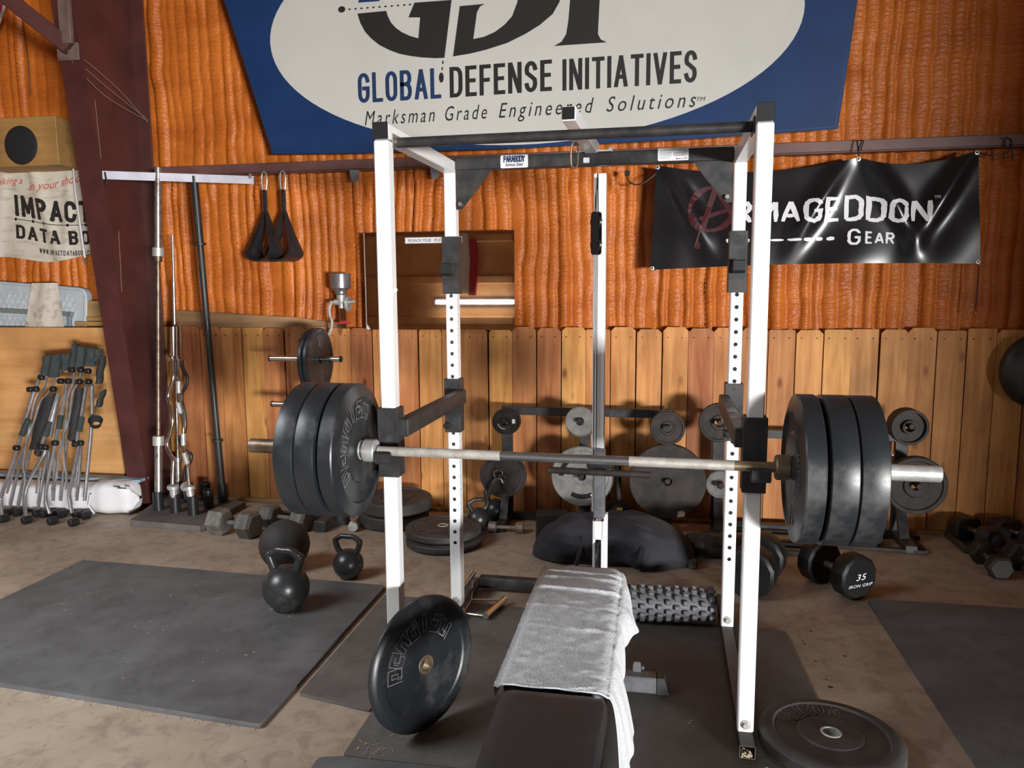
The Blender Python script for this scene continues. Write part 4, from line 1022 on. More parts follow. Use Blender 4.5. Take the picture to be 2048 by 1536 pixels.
wr = thing('wall_pad', 'round black pad hung on the pickets at the right edge of the photo', 'pad', (2.17, 4.90, 1.015), (PI / 2, 0, 0))
MB().lathe([(0, -.055), (.15, -.055), (.205, -.035), (.22, 0), (.205, .035), (.15, .055), (0, .06)], 44).build('shell', 'black_steel', wr, smooth=50)
MB().box((0, .235, 0), (.03, .06, .012), .003).build('hanging_loop', 'strap_fabric', wr)

# ================================================================== mats, bench, bag, roller
def rubber_mat(label, poly, t, m='mat_rubber', z=0.0, group='rubber mats on the concrete'):
    o = MB().prism(round_poly(poly, .012, 2), t).build('rubber_mat', m, None, smooth=0); o.location = (0, 0, z)
    return tag(o, label, 'mat', group)
rubber_mat('large black rubber mat under the kettlebell', [(-1.330, 2.305), (-1.330, 3.575), (-3.125, 3.648), (-3.13, 2.45)], .020)
rubber_mat('rubber mat tile beside the large mat, left of the leaning plate', [(-1.296, 2.535), (-.99, 2.470), (-.985, 3.465), (-1.297, 3.475)], .013, 'mat_brown')
rubber_mat('wide rubber mat under the rack and bench', [(-.980, 2.196), (.62, 2.20), (.575, 3.386), (-.985, 3.46)], .012, 'mat_brown')
rubber_mat('rubber mat strip nearest the camera under the bench seat', [(-1.10, 1.2), (.72, 1.2), (.70, 2.188), (-.978, 2.182), (-1.045, 2.165)], .019)
rubber_mat('black rubber mat on the dark right side of the floor', [(1.010, 2.30), (2.7, 2.25), (2.7, 3.80), (1.013, 3.805)], .020)

bench = thing('weight_bench', 'black padded weight bench inside the rack under a grey towel', 'bench', (-.258, 2.30, 0))
def pad(x0, x1, y0, y1, z0, z1, r, taper=0.0):
    out = round_poly([(x0 + taper, y0), (x1 - taper, y0), (x1, y1), (x0, y1)], r, 6); n = len(out)
    cx_ = (x0 + x1) / 2; cy_ = (y0 + y1) / 2; b = MB(); vs = []
    secs = ((z0, .95), (z0 + .01, 1), (z1 - .02, 1), (z1 - .006, .975), (z1, .92), (z1 + .003, .70), (z1 + .004, .35))
    for z, s_ in secs:
        for x, y in out:
            dx = (1 - s_) * .14; kx = max(0, (abs(x - cx_) - dx)) * math.copysign(1, x - cx_); ky = max(0, (abs(y - cy_) - dx)) * math.copysign(1, y - cy_)
            vs.append((cx_ + kx, cy_ + ky, z))
    fs = [tuple(range(n))[::-1], tuple(range((len(secs) - 1) * n, len(secs) * n))] + [(k * n + j, k * n + (j + 1) % n, (k + 1) * n + (j + 1) % n, (k + 1) * n + j) for k in range(len(secs) - 1) for j in range(n)]
    return b.add(vs, fs)
pad(-.143, .143, -.365, .570, .395, .448, .05).build('back_pad', 'vinyl', bench, smooth=50)
sp_ = pad(-.137, .150, -.86, -.392, .398, .458, .038, .012).build('seat_pad', 'vinyl', bench, smooth=50)
MB().obox((0, .48, .37), (0, -.80, .37), .05, .05, .003).obox((0, .42, .36), (0, .48, .055), .05, .05, .003).obox((0, -.70, .36), (0, -.66, .055), .05, .05, .003).obox((0, .48, .08), (0, -.66, .08), .05, .05, .003).build('frame', 'grey_steel', bench)
ft = MB().box((.10, .480, .043), (.36, .058, .062), .004).build('rear_foot', 'grey_steel', bench)
b = MB(); b.add([(.28, .448, .014), (.325, .448, .014), (.305, .448, .078), (.28, .448, .078), (.28, .512, .014), (.325, .512, .014), (.305, .512, .078), (.28, .512, .078)], [(0, 1, 2, 3), (4, 7, 6, 5), (0, 4, 5, 1), (1, 5, 6, 2), (2, 6, 7, 3), (3, 7, 4, 0)])
b.build('foot_cap', 'block_dark', ft, smooth=0)
MB().prism(round_poly([(-.016, 0), (.016, 0), (.014, .04), (-.014, .04)], .010), .008, trs((.205, .500, .072), (PI / 2, 0, 0))).cyl((.222, .496, .09), (.232, .496, .09), .007, 8).build('axle_bracket', 'tube_grey', ft)
MB().box((0, -.66, .043), (.5, .055, .058), .004).build('front_foot', 'grey_steel', bench)

# ------------------------------------------------------------------ towel draped over the back pad
ROWS = [ # y on top, x of hem, y of hem, z of hem on the free side
    (2.905, -.135, 2.905, .400), (2.86, -.105, 2.87, .385), (2.75, -.098, 2.76, .370), (2.62, -.062, 2.64, .348), (2.54, -.045, 2.56, .352), (2.46, -.060, 2.47, .372),
    (2.38, -.088, 2.40, .345), (2.28, -.090, 2.31, .290), (2.18, -.080, 2.265, .23), (2.08, -.055, 2.235, .17), (2.00, -.046, 2.20, .12), (1.935, -.060, 2.13, .075), (1.915, -.080, 2.02, .05)]
TW, TL = 46, 92
rr_ = np.array(ROWS)
def towel_pt(i, j):
    v = j * (len(ROWS) - 1); k = min(int(v), len(ROWS) - 2); fr_ = v - k
    y, hx, hy, hz = rr_[k] * (1 - fr_) + rr_[k + 1] * fr_
    x0, x1 = -.409, -.110; zt = .462
    sag = max(0, (y - 2.80) / .1); zt -= .055 * sag ** 2
    nar = .055 * max(0, (y - 2.76) / .14) ** 2
    x0 += nar; x1 -= nar
    # fold ridges across the top
    rid = 0
    for yc, a, wd, sk in ((2.745, .010, .012, .10), (2.690, .008, .014, -.14), (2.592, .009, .010, .02), (2.455, .0025, .012, .12), (2.29, .0035, .016, .05)):
        xx = (i * .3 - .4); yy = yc + sk * (xx + .26) + .012 * math.sin(xx * 23 + yc * 40)
        rid += a * math.exp(-((y - yy) / wd) ** 2) * (1 if xx < -.16 else .6)
    nz = .004 * (float(vnoise(i * 9 + 3, j * 21 + 1)) - .5) + .003 * (float(vnoise(i * 23 + 3, j * 47 + 9)) - .5)
    a_ = .12; b_ = .70            # left drop | top | right drop
    if i < a_:
        t = i / a_; return (x0 - .006 * math.sin(t * PI / 2) - .004 * (1 - t), y, zt - .038 * (1 - t) ** 1.2 - .004 + nz)
    if i < b_:
        t = (i - a_) / (b_ - a_); x = x0 + (x1 - x0) * t
        e = min(t, 1 - t) * (x1 - x0); edge = -.012 * max(0, 1 - e / .03) ** 2
        return (x, y, zt + edge + rid + nz)
    t = (i - b_) / (1 - b_)
    c1 = Vector((x1 + .012, y, zt - .012)); c2 = Vector((hx, hy, hz))
    p = Vector((x1, y, zt - .010)) * (1 - t) ** 2 + Vector((x1 + .028, y, zt - .01)) * 2 * t * (1 - t) + c2 * t * t
    wv = .010 * math.sin(j * 34 + 1.0) * t + .006 * math.sin(j * 71) * t
    return (p.x + wv * .6, p.y, p.z + nz)
tow = MB().grid(towel_pt, TW * 2, TL * 2, thick=(0, 0, -.0045)).build('towel', 'towel', None, smooth=60)
tag(tow, 'grey terry towel draped over the black bench pad', 'towel')

# ------------------------------------------------------------------ gym bag
bag = thing('gym_bag', 'slumped navy black duffel bag on the floor behind the bench', 'bag', (-.225, 4.22, 0))
def bag_pt(i, j):
    a = i * 2 * PI; u = j * 2 - 1                      # u along x
    x = u * .455
    prof = (1 - abs(u) ** 3.6) ** .5 if abs(u) < 1 else 0
    hgt = .222 * prof * (.90 + .10 * math.cos((u - .1) * 2.4)) * (1 - .07 * math.exp(-((u + .12) / .10) ** 2)) + .004
    dep = .185 * prof * (1 - .10 * math.exp(-((u + .12) / .10) ** 2)) + .004
    c, s = math.cos(a), math.sin(a)
    c2 = math.copysign(abs(c) ** .8, c); s2 = math.copysign(abs(s) ** .8, s)
    z = hgt * .53 + hgt * .53 * s2; y = dep * c2
    nz = .050 * (float(vnoise(x * 6 + 20, a * 1.6 + 3)) - .5) + .030 * (float(vnoise(x * 14 + z * 18 + 5, a * 3 + 13)) - .5) + .016 * abs(math.sin(x * 13 + z * 22 + 1.3 * math.sin(a * 2)))
    k = 1 + nz / .15 * min(1, prof * 1.4)
    return (x, y * k, max(.003, hgt * .5 + (z - hgt * .5) * k))
MB().grid(bag_pt, 56, 72).build('body', 'bag_fabric', bag, smooth=70)
for x in (-.155, .155):
    MB().tube(smooth_path([(x - .01, -.150, .03), (x - .002, -.192, .07), (x + .012, -.186, .12), (x + .02, -.13, .175)], 5), .006, 6).build('strap', 'strap_fabric', bag)
for x, s_ in ((-.165, 1), (.15, 1)):
    v = MB().tube(smooth_path([(x - .014, -.205, .028), (x - .004, -.238, .07), (x + .012, -.228, .125), (x + .018, -.185, .165)], 5), .013, 6); v.build('strap', 'strap_fabric', bag)
MB().tube(smooth_path([(-.2, -.06, .17), (.0, -.03, .185), (.2, -.05, .205), (.33, -.04, .17)], 6), .004, 6).build('zipper', 'black_plastic', bag)
MB().box((.435, -.10, .03), (.05, .04, .05), .012).build('end_tab', 'tray', bag)
tp = thing('sandbag_roll', 'dark roll bound in shiny black tape lying beyond the duffel bag', 'roll', (.42, 4.34, 0), (0, 0, .05))
def roll_pt(i, j):
    a = i * 2 * PI; x = (j - .5) * .52; r = .066 * (1 - abs(j * 2 - 1) ** 9) ** .5 + .001
    r *= 1 + .22 * (float(vnoise(j * 14, i * 6 + 2)) - .5)
    return (x, r * 1.15 * math.cos(a), .068 + r * math.sin(a))
MB().grid(roll_pt, 30, 44).build('roll', 'tape_black', tp, smooth=40)
dk = thing('dark_block', 'dark worn wooden block behind the left end of the duffel bag', 'block', (-.60, 4.50, 0), (0, 0, .1))
MB().box((0, 0, .085), (.20, .12, .17), .012).build('block', 'iron_brown', dk)

# ------------------------------------------------------------------ knobbly foam roller
ro = thing('foam_roller', 'grey knobbly foam roller lying on the rack mat beside the towel', 'roller', (.085, 3.405, .012), (0, 0, .06))
MB().lathe([(.03, -.185), (.060, -.185), (.064, -.180), (.064, .180), (.060, .185), (.03, .185)], 36, trs((0, 0, .083), (0, PI / 2, 0)), ring=True).build('core', 'grey_steel', ro)
kb = MB()
for c in range(10):
    for r_ in range(11):
        a = 2 * PI * (r_ + (.5 if c % 2 else 0)) / 11; x = -.170 + c * .0378
        mx = Matrix.Translation((x, 0, .083)) @ Matrix.Rotation(a, 4, 'X')
        kb.box((0, 0, .0715), (.025, .022, .022), .004, mx)
k = kb.build('knobs', 'grey_steel', ro); k['kind'] = 'stuff'
# ------------------------------------------------------------------ double cable handle
hd = thing('cable_handle', 'chrome double cable handle lying on the floor beside the rack', 'handle', (-.83, 3.38, .012))
g1 = [(-.035, .30, .10), (-.055, .09, .10)]
MB().cyl((-.052, .235, .086), (-.058, .02, .090), .0155, 16).build('grip', 'chrome', hd)
MB().cyl((.135, .105, .018), (.085, -.105, .018), .0155, 16).build('grip', 'chrome', hd)
w = MB()
w.tube([(-.058, .03, .09), (-.028, -.075, .012), (.088, -.095, .016)], .0062, 8).tube([(-.052, .225, .088), (-.026, .08, .012), (.132, .095, .016)], .0062, 8).tube([(-.028, -.075, .012), (-.026, .08, .012)], .0062, 8)
w.build('wire_frame', 'worn_chrome', hd)
# chaff and shavings on the mats
ch = MB(); rg = random.Random(3)
for i in range(150):
    r_ = rg.random()
    if r_ < .45: x, y, z = rg.uniform(-2.9, -1.4), rg.uniform(2.5, 3.5), .0205
    elif r_ < .75: x, y, z = rg.uniform(-.9, .5), rg.uniform(2.2, 3.3), .0125
    else: x, y, z = rg.uniform(-2.6, -1.0), rg.uniform(1.9, 2.3), .0008
    if -.42 < x < -.05 and y < 2.9: continue
    a = rg.uniform(0, PI); l = rg.uniform(.003, .012)
    ch.obox((x, y, z + .0006), (x + l * math.cos(a), y + l * math.sin(a), z + .0006), rg.uniform(.0012, .003), .001, 0)
for i in range(26):
    x, y = -.90 + rg.gauss(0, .05), 2.24 + rg.gauss(0, .04); a = rg.uniform(0, PI); l = rg.uniform(.004, .018); z = .0128
    ch.obox((x, y, z), (x + l * math.cos(a), y + l * math.sin(a), z + rg.uniform(0, .006)), .0022, .001, 0)
for i in range(60):
    x = rg.uniform(-2.3, -1.33); y = 2.30 + (x + 1.33) * -.08 + rg.uniform(-.02, .004); a = rg.uniform(0, PI); l = rg.uniform(.004, .014)
    ch.obox((x, y, .001), (x + l * math.cos(a), y + l * math.sin(a), .002), .003, .0012, 0)
o = ch.build('wood_shavings', 'straw', None, smooth=0); o['kind'] = 'stuff'; o['label'] = 'pale wood shavings scattered over the mats and concrete'; o['category'] = 'shavings'

dr = MB()
for x, y, r_ in ((0.6298,3.3791,0.004),(0.6332,3.3503,0.004),(0.6373,3.3269,0.006),(0.6384,3.2987,0.007),(0.6545,3.1488,0.007),(0.6668,2.9998,0.005),(0.6697,2.943,0.011),(0.6896,3.4343,0.007),(0.7819,3.2142,0.008)):
    dr.lathe([(0, 0), (r_, 0), (r_ * .8, .0006), (0, .0008)], 12, trs((x, y, .0), (0, 0, 0), (1, .8, 1)))
o = dr.build('paint_drips', 'black_plastic', fl, smooth=0); o['kind'] = 'stuff'

# ================================================================== banners
def fit_text(parent, name, m, mesh, x0, z0, x1, z1, h, surf, native_h=None):
    """lay flat lettering between two baseline ends on a surface surf(x, z)"""
    v, f = mesh; xs_ = [p[0] for p in v]; a, b_ = min(xs_), max(xs_); kx = 1.0 / (b_ - a)
    kh = h / (native_h or max(p[1] for p in v))
    return print_on(parent, name, m, v, f, lambda x, y: surf(x0 + (x1 - x0) * (x - a) * kx, z0 + (z1 - z0) * (x - a) * kx + y * kh))
YB = 4.90
gd = thing('wall_banner', 'huge blue banner with a white oval high on the orange wall', 'banner', (0, YB, 0))
gflat = lambda d: (lambda x, z: (x, -d, z))
outline = [(-3.03, 4.10), (-2.525, 2.3987), (-1.9, 2.381), (-.9, 2.372), (.2, 2.386), (1.0116, 2.4086), (1.19, 4.10)]
MB().prism(outline, .003, trs((0, .003, 0), (PI / 2, 0, 0))).build('sheet', 'banner_blue', gd, smooth=0)
hm = MB()
def edge_strip(mb_, pts, w, t, y): 
    vs = []; fs = []; ribbon(vs, fs, pts, w); mb_.add([(x, y, z) for x, z, _ in vs], fs)
edge_strip(hm, [(-3.015, 4.08), (-2.51, 2.412), (-1.9, 2.395), (-.9, 2.386), (.2, 2.400), (.997, 2.422), (1.172, 4.08)], .004, 0, -.0008)
hm.build('hem_stitching', 'print_navy', gd, smooth=0, recalc=False)
ell = [(-.852 + 1.654 * math.cos(a), 3.105 + .712 * math.sin(a)) for a in np.linspace(0, 2 * PI, 97)[:-1]]
MB().add([(x, -.0012, z) for x, z in ell], [tuple(range(96))]).build('white_oval', 'banner_white', gd, smooth=0, recalc=False)
d = .0024
def poly_print(name, m, pts, mirror_z=None): 
    return MB().add([(x, -d, z) for x, z in pts], [tuple(range(len(pts)))]).build(name, m, gd, smooth=0, recalc=False)
poly_print('printed_letter_G', 'print_black', ((-1.9012,3.2404),(-1.7086,3.2442),(-1.6992,3.2108),(-1.6797,3.172),(-1.6496,3.1391),(-1.6092,3.1093),(-1.5585,3.0845),(-1.5026,3.066),(-1.4876,3.1901),(-1.564,3.1952),(-1.5232,3.2798),(-1.2832,3.2795),(-1.3355,2.9389),(-1.3933,2.9404),(-1.4848,2.9504),(-1.5614,2.9643),(-1.628,2.9805),(-1.6946,3.0072),(-1.7612,3.0424),(-1.8121,3.0835),(-1.8525,3.1267),(-1.8822,3.1807))).name = 'printed_letter'
poly_print('printed_letter', 'print_black', ((-1.2799,2.9441),(-1.232,3.2392),(-1.0735,3.2419),(-1.1032,3.2285),(-1.1234,3.1951),(-1.1483,3.0402),(-1.0807,3.0489),(-1.0113,3.0731),(-0.9521,3.1105),(-0.903,3.1574),(-0.8685,3.2412),(-0.8726,3.3587),(-0.9106,3.4603),(-0.6902,3.4431),(-0.6239,3.3401),(-0.6095,3.223),(-0.6524,3.154),(-0.731,3.096),(-0.8162,3.0515),(-0.9334,3.0039),(-1.0717,2.9708),(-1.1714,2.9545)))
poly_print('printed_letter', 'print_black', ((-0.5423,3.4216),(-0.3586,3.4072),(-0.3693,3.2149),(-0.3764,3.0692),(-0.3781,3.0203),(-0.3605,2.9878),(-0.3245,2.9698),(-0.6456,2.9677),(-0.5985,2.9897),(-0.5704,3.0325),(-0.557,3.1105),(-0.547,3.2275)))
poly_print('printed_letter', 'print_navy', ((-1.8937,3.3058),(-1.7533,3.3053),(-1.6941,3.3922),(-1.5849,3.458),(-1.3627,3.4684),(-1.3604,3.5864),(-1.6123,3.5795),(-1.7887,3.5013),(-1.8644,3.4048)))
def dot(cx_, cz_, rx, rz): MB().add([(cx_ + rx * math.cos(a), -d, cz_ + rz * math.sin(a)) for a in np.linspace(0, 2 * PI, 15)[:-1]], [tuple(range(14))]).build('printed_dot', 'print_black', gd, smooth=0, recalc=False)
for (x, z), r_ in zip(((-2.0052,3.273),(-1.9526,3.2703),(-1.9127,3.2704),(-1.873,3.2705),(-1.8323,3.2705),(-1.7927,3.2706),(-1.7523,3.2706),(-1.713,3.2707),(-1.6718,3.2706),(-1.6307,3.2706),(-1.5897,3.2705),(-1.5509,3.2706)), [.0245] + [.0085] * 11): dot(x, z, r_ * 1.0, r_ * (.8 if r_ > .02 else .6))
for (x, z), (a, b_) in zip(((-1.3461,2.9124),(-1.3509,2.8751),(-1.3579,2.8218)), ((.005, .011), (.005, .011), (.016, .031))): dot(x, z, a, b_)
(gx0, gz0), (gx1, gz1), (dx0, dz0), (dx1, dz1), (ix0, iz0), (ix1, iz1), (mx0, mz0), (mx1, mz1), (tx0, tz0), (tx1, tz1) = ((-1.9127,2.6951),(-1.3597,2.6987),(-1.3043,2.699),(-0.6575,2.7083),(-0.5927,2.705),(0.2094,2.7126),(-1.8732,2.5532),(0.2068,2.5668),(0.209,2.6011),(0.261,2.6015))
hcap = .178
for word, a, b_, m in (('GLOBAL', (gx0, gz0), (gx1, gz1), 'print_navy'), ('DEFENSE', (dx0, dz0), (dx1, dz1), 'print_black'), ('INITIATIVES', (ix0, iz0), (ix1, iz1), 'print_black')):
    v, f, _ = stroke_text(word, 1.0, width=.62, gap=.255, w=.15)
    fit_text(gd, 'printed_word', m, (v, f), a[0], a[1] + .01, b_[0], b_[1] + .01, hcap * .90, gflat(d), 1.0)
for wd, fa, fb in (('Marksman', 0, .225), ('Grade', .258, .388), ('Engineered', .424, .708), ('Solutions', .745, 1.0)):
    v, f = text_mesh(wd, 1.0, shear=.28, spacing=1.35, xs=.62); lz = lambda t: mz0 + (mz1 + .004 - mz0) * t
    fit_text(gd, 'printed_word', 'print_black', (v, f), mx0 + (mx1 - mx0) * fa, lz(fa), mx0 + (mx1 - mx0) * fb, lz(fb), .088, gflat(d))
v, f = text_mesh('TM', 1.0, shear=.28); fit_text(gd, 'printed_trademark', 'print_black', (v, f), tx0, tz0, tx1, tz1, .024, gflat(d))

# black wavy banner
def asurf(x, z):
    """hung from three points: scalloped top, folds fanning down from each grommet"""
    u = (x + .034) / 1.83
    sag = 0.0
    for a, b_ in ((0, .635), (.635, 1.0)):
        if a <= u <= b_: t = (u - a) / (b_ - a); sag = (.062 if b_ < 1 else .060) * 4 * t * (1 - t)
    zt = 2.243 + (.03 if u > .635 else 0) * (u - .635) / .365 + (-.006 if .5 < u < .7 else 0)
    zb_ = 1.612 + .016 * u + .018 * math.sin(u * PI)
    v = max(0.0, (zt - z) / (zt - zb_))
    y = 0
    for gx, s_ in ((0.0, 1), (.635, -1), (.635, 1), (1.0, -1)):   # folds
        c = gx + s_ * (.035 + .17 * v ** .8)
        y -= .034 * math.exp(-((u - c) / .035) ** 2) * math.exp(-((v - .42) / .40) ** 2)
    for c_, w_ in ((.19, .10), (.82, .09)):                       # swags
        y += .018 * math.exp(-((u - c_) / w_) ** 2) * math.exp(-((v - .35) / .35) ** 2)
    y += .006 * math.sin(u * 21 + v * 4) * v + .012 * (float(vnoise(u * 7 + 3, v * 3 + 7)) - .5)
    return (x, y, z - sag * max(0, 1 - v) ** 1.6)
ab = thing('wall_banner', 'black glossy vinyl banner with white brushed lettering hung below the girt', 'banner', (0, YB, 0))
MB().grid(lambda i, j: asurf(-.048 + .029 * (1 - j) + i * (1.863 - .08 * (1 - j)) - .0 * j, 2.243 + .03 * max(0, i - .635) / .365 - j * (2.243 + .03 * max(0, i - .635) / .365 - (1.612 + .016 * i + .018 * math.sin(i * PI)))), 110, 44, thick=(0, .0016, 0)).build('sheet', 'banner_black', ab, smooth=60)
ap = lambda x, z: (asurf(x, z)[0], asurf(x, z)[1] - .0035, asurf(x, z)[2])
rg = random.Random(21)
A_ = ((0.4443,1.8994),(1.5409,1.8754),(1.0892,1.7509),(1.3504,1.7557),(1.5471,2.0239),(1.5743,2.0232))
v, f, _ = stroke_text('RMAGEDDON', 1.0, width=1.02, gap=.26, w=.175, jitter=.045, rng=rg)
fit_text(ab, 'printed_word', 'print_white', (v, f), A_[0][0], A_[0][1] + .008, A_[1][0], A_[1][1] + .012, .128, ap, 1.0)
v, f, _ = stroke_text('G', 1.0, width=1.05, w=.16, jitter=.04, rng=rg)
fit_text(ab, 'printed_word', 'print_white', (v, f), A_[2][0], A_[2][1], A_[2][0] + .075, A_[2][1], .082, ap, 1.0)
v, f, _ = stroke_text('EAR', 1.0, width=1.05, gap=.3, w=.19, jitter=.04, rng=rg)
fit_text(ab, 'printed_word', 'print_white', (v, f), A_[2][0] + .098, A_[3][1] + .003, A_[3][0], A_[3][1] - .004, .062, ap, 1.0)
v, f = text_mesh('TM', 1.0); fit_text(ab, 'printed_trademark', 'print_white', (v, f), A_[4][0], A_[4][1], A_[5][0], A_[5][1], .020, ap)
dm = MB()
for (x0, x1, fat) in ((540, 556, 1.2), (580, 596, 1.2), (640, 662, 1.2), (690, 745, .8), (770, 840, .7), (860, 932, .8), (944, 986, 1.1), (1006, 1042, 1.1), (1062, 1102, 1.1)):
    vs = []; fs = []
    xa, xb = A_[0][0] + (x0 - 578) / 1000 * (A_[1][0] - A_[0][0]), A_[0][0] + (x1 - 578) / 1000 * (A_[1][0] - A_[0][0]); zc = A_[2][1] + .036
    k_ = [.5, .9, 1.0, .95, .6]
    ribbon(vs, fs, [(xa + (xb - xa) * q / 4, zc + rg.uniform(-.002, .002)) for q in range(5)], 0, lambda i: .021 * fat * k_[i])
    dm.add([ap(p[0], p[1]) for p in vs], fs)
dm.build('printed_dashes', 'print_white', ab, smooth=0, recalc=False)
vs = []; fs = []
RA_ = ((0.3176,1.9978),(0.421,1.9952))
cx0, cz0 = RA_[0]; ks = .3945 * 5.05 / 1547.0
ring_ = [(cx0 + (103 * math.cos(a) + 14 * math.sin(a)) * ks, cz0 + (112 * math.sin(a)) * ks) for a in np.linspace(.5, 2 * PI + .75, 30)]
ribbon(vs, fs, ring_, 0, lambda i: (24 + 8 * math.sin(i * .9)) * ks)
def zz(pts): return [(cx0 + (x - 470) * ks, cz0 - (y - 530) * ks) for x, y in pts]
for pl, w_ in ((zz([(400, 730), (425, 640), (455, 520), (480, 430), (490, 420)]), 27), (zz([(482, 425), (515, 480), (560, 560), (580, 620)]), 26), (zz([(385, 590), (440, 575), (500, 550), (590, 520)]), 20)):
    ribbon(vs, fs, pl, w_ * ks)
MB().add([ap(p[0], p[1]) for p in vs], fs).build('printed_emblem', 'print_red', ab, smooth=0, recalc=False)
gm = MB()
for x, z in ((-.012, 2.23), (1.13, 2.235), (1.755, 2.26), (-.035, 1.622), (1.80, 1.638)):
    p = ap(x, z); gm.lathe([(.006, 0), (.011, 0), (.012, .002), (.006, .003)], 14, trs((p[0], p[1] + .001, p[2]), (PI / 2, 0, 0)), ring=True)
gm.build('grommets', 'sleeve_silver', ab)
MB().tube([(1.13, -.01, 2.25), (1.125, .03, 2.345), (1.165, .045, 2.345), (1.15, .04, 2.29)], .004, 6).build('hanging_wire', 'cable', ab)

# cream banner in the left bay
ib = thing('wall_banner', 'stained cream banner with stencil lettering hung left of the steel column', 'banner', (0, 4.85, 0))
def isurf(x, z):
    u = (x + 4.64) / .78
    y = -.020 * math.exp(-((u - .42 - .35 * (2.34 - z)) / .06) ** 2) - .014 * math.exp(-((u - .12 + .25 * (2.34 - z)) / .05) ** 2) - .012 * math.exp(-((u - .80 + .2 * (2.34 - z)) / .05) ** 2)
    y += .012 * (float(vnoise(u * 5 + 9, z * 6)) - .5)
    return (x, y, z + .010 * math.sin(u * 7.5) )
MB().grid(lambda i, j: isurf(-4.95 + i * 1.12, 2.345 - j * (.61 - .02 * math.sin(i * 8))), 70, 36, thick=(0, .0016, 0)).build('sheet', 'banner_cream', ib, smooth=60)
ips = lambda x, z: (isurf(x, z)[0], isurf(x, z)[1] - .006, isurf(x, z)[2])
I_ = ((-4.4832,2.0418),(-3.8236,1.9831),(-4.4846,1.879),(-3.8084,1.8206),(-4.3052,1.7777),(-3.8362,1.7458),(-4.5893,2.2469),(-4.4105,2.2479),(-4.3473,2.2147),(-3.901,2.2511),(-4.4796,2.0037),(-3.7981,1.9453))
v, f, _ = stroke_text('IMPACT', 1.0, width=1.0, gap=.46, w=.25, slab=.16)
fit_text(ib, 'printed_word', 'print_black', (v, f), I_[0][0], I_[0][1], I_[1][0] - .05, I_[1][1], .118, ips, 1.0)
v, f, _ = stroke_text('DATA BOOK', 1.0, width=1.0, gap=.46, w=.24, space=.5, slab=.14)
fit_text(ib, 'printed_word', 'print_black', (v, f), I_[2][0], I_[2][1], I_[3][0] + .10, I_[3][1] - .01, .078, ips, 1.0)
v, f, _ = stroke_text('WWW.IMPACTDATABOOK.COM', 1.0, width=.95, gap=.48, w=.20, slab=.08)
fit_text(ib, 'printed_address', 'print_black', (v, f), I_[4][0], I_[4][1], I_[5][0] - .03, I_[5][1], .030, ips, 1.0)
v, f = text_mesh('aking a', 1.0, shear=.4, bold=.004); fit_text(ib, 'printed_script', 'print_rose', (v, f), I_[6][0], I_[6][1], I_[7][0] + .01, I_[7][1], .046, ips)
v, f = text_mesh('in your shoot', 1.0, shear=.4, bold=.004); fit_text(ib, 'printed_script', 'print_rose', (v, f), I_[8][0], I_[8][1] - .01, I_[9][0], I_[9][1] + .01, .055, ips)
dl = MB(); vs = []; fs = []
ribbon(vs, fs, [(I_[10][0] + (I_[11][0] - I_[10][0]) * t / 10, I_[10][1] + (I_[11][1] - I_[10][1]) * t / 10) for t in range(11)], .005)
for t in (0, .2, .34, .62, .82, 1.0):
    cx_, cz_ = I_[10][0] + (I_[11][0] - I_[10][0]) * t, I_[10][1] + (I_[11][1] - I_[10][1]) * t; o_ = len(vs)
    vs += [(cx_ + .011 * math.cos(a), cz_ + .011 * math.sin(a), 0) for a in np.linspace(0, 2 * PI, 13)[:-1]]; fs.append(tuple(range(o_, o_ + 12)))
dl.add([ips(p[0], p[1]) for p in vs], fs); dl.build('printed_dash_line', 'print_black', ib, smooth=0, recalc=False)
st = thing('hanging_strap', 'narrow white strap hanging in front of the cream banner', 'strap', (-3.92, 4.78, 0))
MB().tube(smooth_path([(-.012, 0, 2.345), (.0, -.012, 2.2), (.012, -.010, 2.0), (.026, -.006, 1.78), (.028, 0, 1.735)], 6), .007, 6).build('webbing', 'white_plastic', st)
MB().tube(smooth_path([(.028, 0, 1.735), (.018, 0, 1.71), (.028, 0, 1.69), (.038, 0, 1.71)], 4, True), .0035, 6, True).build('loop', 'worn_chrome', st)
# flag corner, top left
fg = thing('flag', 'corner of a red white and navy flag at the top left', 'flag', (0, 4.88, 0))
fz = [(-4.95, 3.02), (-4.56, 3.235), (-4.42, 3.50), (-4.30, 3.95), (-4.95, 3.95)]
MB().prism(fz, .003, trs((0, 0, 0), (PI / 2, 0, 0))).build('cloth', 'flag_white', fg, smooth=0)
MB().add([(x, -.0045, z) for x, z in [(-4.93, 3.05), (-4.575, 3.25), (-4.44, 3.51), (-4.325, 3.95), (-4.40, 3.95), (-4.495, 3.51), (-4.63, 3.29), (-4.93, 3.12)]], [tuple(range(8))]).build('red_band', 'flag_red', fg, smooth=0, recalc=False)
MB().add([(x, -.0045, z) for x, z in [(-4.93, 3.17), (-4.655, 3.32), (-4.525, 3.52), (-4.43, 3.95), (-4.93, 3.95)]], [tuple(range(5))]).build('navy_field', 'flag_navy', fg, smooth=0, recalc=False)

